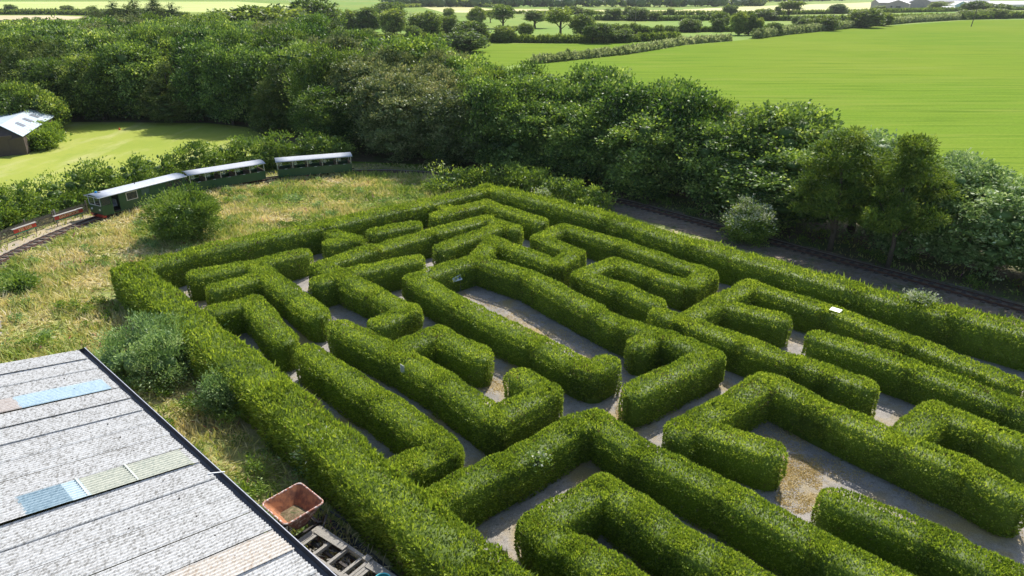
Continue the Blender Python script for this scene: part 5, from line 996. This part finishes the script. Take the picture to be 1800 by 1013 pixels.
for t in (.28, .5, .72):
    P_ = []
    for tt, ss in ((t - .035, .35), (t + .035, .35), (t + .035, .72), (t - .035, .72)):
        a = Vector(EA0).lerp(Vector(EA1), tt); c = Vector(RA0).lerp(Vector(RA1), tt); p = a.lerp(c, ss); P_.append(hv(p.x, p.y, 2.25 + 1.05 * ss + .045))
    b = MB(); quad_solid(b, P_, .05); b.build('roof_light', plain('grey_roof_light', (.24, .26, .30), .3), rf)
b = MB(); W0 = (-57.9, 81.3); W1 = (-62.9, 95.4); W2 = (-66.4, 78.6); W3 = (-71.2, 91.2)
for p, q_ in ((W0, W1), (W2, W3)): quad_solid(b, [hv(*p, 0), hv(*q_, 0), hv(*q_, 2.2), hv(*p, 2.2)], .08)
b.build('side_wall', TIM, hut)
for (p, q_, g) in ((W0, W2, (-61.2, 82.6)), (W1, W3, (-65.5, 94.8))):
    b = MB(); b.add([hv(*p, 0), hv(*q_, 0), hv(*q_, 2.18), hv(g[0] - .15, g[1], 3.2), hv(*p, 2.18)], [(0, 1, 2, 3, 4)]); b.build('gable_wall', TIM, hut)
# screen fence in front of the hut
ft = empty('board_screen', (-60.4, 80.0, 0), math.atan2(81.9 - 79.5, -57.95 + 60.6)); prop(ft, 'dark brown board screen in front of the hut, cut by the left edge', 'fence')
b = MB(); b.box((-3.0, 0, 1.15), (9.5, .06, 2.3)); b.build('board', TIM, ft); b = MB(); b.box((1.72, 0, .1), (.35, .35, .16)); b.build('foot', STONE, ft)
b = MB(); b.tube([(0, 0, 0), (0, 0, .14), (0, 0, .34)], [.16, .13, .04], 10); mk = b.build('marker_cone', plain('orange_marker', (.85, .16, .05), .5)); mk.location = (-55.2, 97.0, 0); prop(mk, 'tiny orange marker on the lawn near the wood', 'marker')
# ---------------------------------------------------------------- farm and poles
STONEW = plain('grey_farm_stone', (.30, .30, .31), .85, 0, (.24, .24, .25), .5); SLATE = plain('slate_blue_roof', (.15, .17, .22), .6, 0, (.19, .21, .26), .4); PALER = plain('pale_barn_roof', (.55, .54, .54), .6, 0, (.62, .61, .60), .4); MINT = plain('pale_mint_render', (.55, .74, .74), .7); WHITER = plain('whitewash', (.80, .80, .80), .7)
WIN = plain('dark_window', (.05, .06, .07), .3)
def barn(name, label, x, y, rz, L, W, h, rh, wm, rm, doors=()):
    root = empty(name, (x, y, 0), rz); prop(root, label, 'building', 'farm buildings on the horizon')
    b = MB(); b.add([(-L / 2, -W / 2, 0), (L / 2, -W / 2, 0), (L / 2, W / 2, 0), (-L / 2, W / 2, 0), (-L / 2, -W / 2, h), (L / 2, -W / 2, h), (L / 2, W / 2, h), (-L / 2, W / 2, h), (-L / 2, 0, h + rh), (L / 2, 0, h + rh)],
                    [(0, 1, 5, 4), (2, 3, 7, 6), (1, 2, 6, 9, 5), (3, 0, 4, 8, 7)]); b.build('wall', wm, root)
    b = MB(); o = .5
    for s in (-1, 1): quad_solid(b, [(-L / 2 - o, s * (W / 2 + o), h + .02 - o * rh / (W / 2) + .1), (L / 2 + o, s * (W / 2 + o), h + .02 - o * rh / (W / 2) + .1), (L / 2 + o, 0, h + rh + .12), (-L / 2 - o, 0, h + rh + .12)][::s], .12)
    b.build('roof', rm, root)
    for (side, t, w_, dh, z) in doors:
        b = MB()
        if side == 'l': b.box((t * L / 2, -W / 2 - .03, z + dh / 2), (w_, .1, dh))
        else: b.box((-L / 2 - .03 if side == 'a' else L / 2 + .03, t * W / 2, z + dh / 2), (.1, w_, dh))
        b.build('door' if z < .2 else 'window', WIN, root)
    return root
barn('barn', 'grey stone barn with a pale gabled roof at the left of the farm', 384, 735, rad(60), 30, 20, 6.0, 3.4, STONEW, PALER, (('a', -.1, 4, 4, 0), ('a', .5, 1.6, 2, 2.2), ('l', .2, 3, 3.4, 0)))
barn('barn', 'long pale roofed shed behind the grey stone barn', 402, 775, rad(5), 46, 14, 6.5, 3.0, STONEW, PALER, ())
barn('barn', 'dark slate roofed barn in the middle of the farm', 425, 775, rad(70), 26, 18, 7.5, 4.0, STONEW, SLATE, (('l', 0, 4, 4, 0),))
barn('farmhouse', 'pale mint cottage with a white lean-to in front of the dark barn', 433, 715, rad(75), 14, 12, 5.0, 3.4, MINT, WHITER, (('a', .35, 1.6, 1.8, .9), ('l', -.5, 1.6, 1.6, 1.2)))
barn('outhouse', 'low white outhouse beside the mint cottage', 416, 705, rad(10), 12, 8, 2.4, 1.6, WHITER, WHITER, (('l', 0, 1.2, 1.8, 0),))
barn('barn', 'very long low shed with a pale roof at the right of the farm', 515, 800, rad(3), 78, 18, 4.2, 3.2, WHITER, PALER, (('l', -.5, 3, 3, 0), ('l', .1, 3, 3, 0), ('l', .6, 3, 3, 0)))
barn('barn', 'dark roofed shed behind the very long low one', 500, 850, rad(3), 90, 16, 6.5, 3.4, STONEW, SLATE, ())
POLE = plain('tarred_pole', (.09, .075, .065), .9, 0, (.13, .11, .10), 3)
def upole(label, x, y, h, lean=0.0, arm=True, cross_dir=0.0):
    root = empty('power_pole', (x, y, 0)); prop(root, label, 'pole', 'wooden power poles in the fields')
    b = MB(); b.tube([(0, 0, -.2), (lean * h, 0, h)], [.24, .15], 8); b.build('pole', POLE, root)
    if arm:
        b = MB(); b.box((lean * (h - .7), 0, h - .7), (2.6, .14, .16), rz=cross_dir); b.build('crossarm', POLE, root)
        b = MB()
        for s in (-1.1, 0, 1.1): b.tube([(s + lean * h, 0, h - .62), (s + lean * h, 0, h - .30)], .08, 6)
        b.build('insulator', plain('brown_insulator', (.12, .07, .05), .3), root)
upole('dark leaning pole standing in the crop field before the thicket', 249.5, 397.2, 12.5, .10, False)
upole('power pole with a crossarm in the middle of the far fields', 71.3, 424.4, 10.5)
upole('faint pole far off, left of the ripe wheat', 138.0, 640.0, 9.5)
upole('faint pole in the pale wheat field', -3.0, 640.0, 9.5)
upole('faint pole at the hedgerow left of the thin crooked tree', 93, 600.0, 9.5)
b = MB()
for o_ in (-1, 1): b.tube([(-46, 300, 8.0 + o_ * .3), (-20, 330, 7.0 + o_ * .3), (10, 365, 6.9 + o_ * .3), (71, 424, 9.6)], .03, 4, caps=False)
wr = b.build('power_line', POLE); prop(wr, 'thin power wires crossing in front of the far trees', 'wire')
# ---------------------------------------------------------------- far air
hz = MB(); hz.box((0, 1190, 14.5), (4200, 2400, 33)); 
m, nt_, nd_, lk_ = newmat('haze_air'); pv = N(nt_, 'ShaderNodeVolumePrincipled'); pv.inputs['Density'].default_value = .00007; pv.inputs['Color'].default_value = (.85, .90, .95, 1); pv.inputs['Anisotropy'].default_value = .3
oo_ = N(nt_, 'ShaderNodeOutputMaterial'); lk_.new(pv.outputs[0], oo_.inputs['Volume'])
hzo = hz.build('haze', m); prop(hzo, 'faint summer haze over the far fields', kind='stuff')
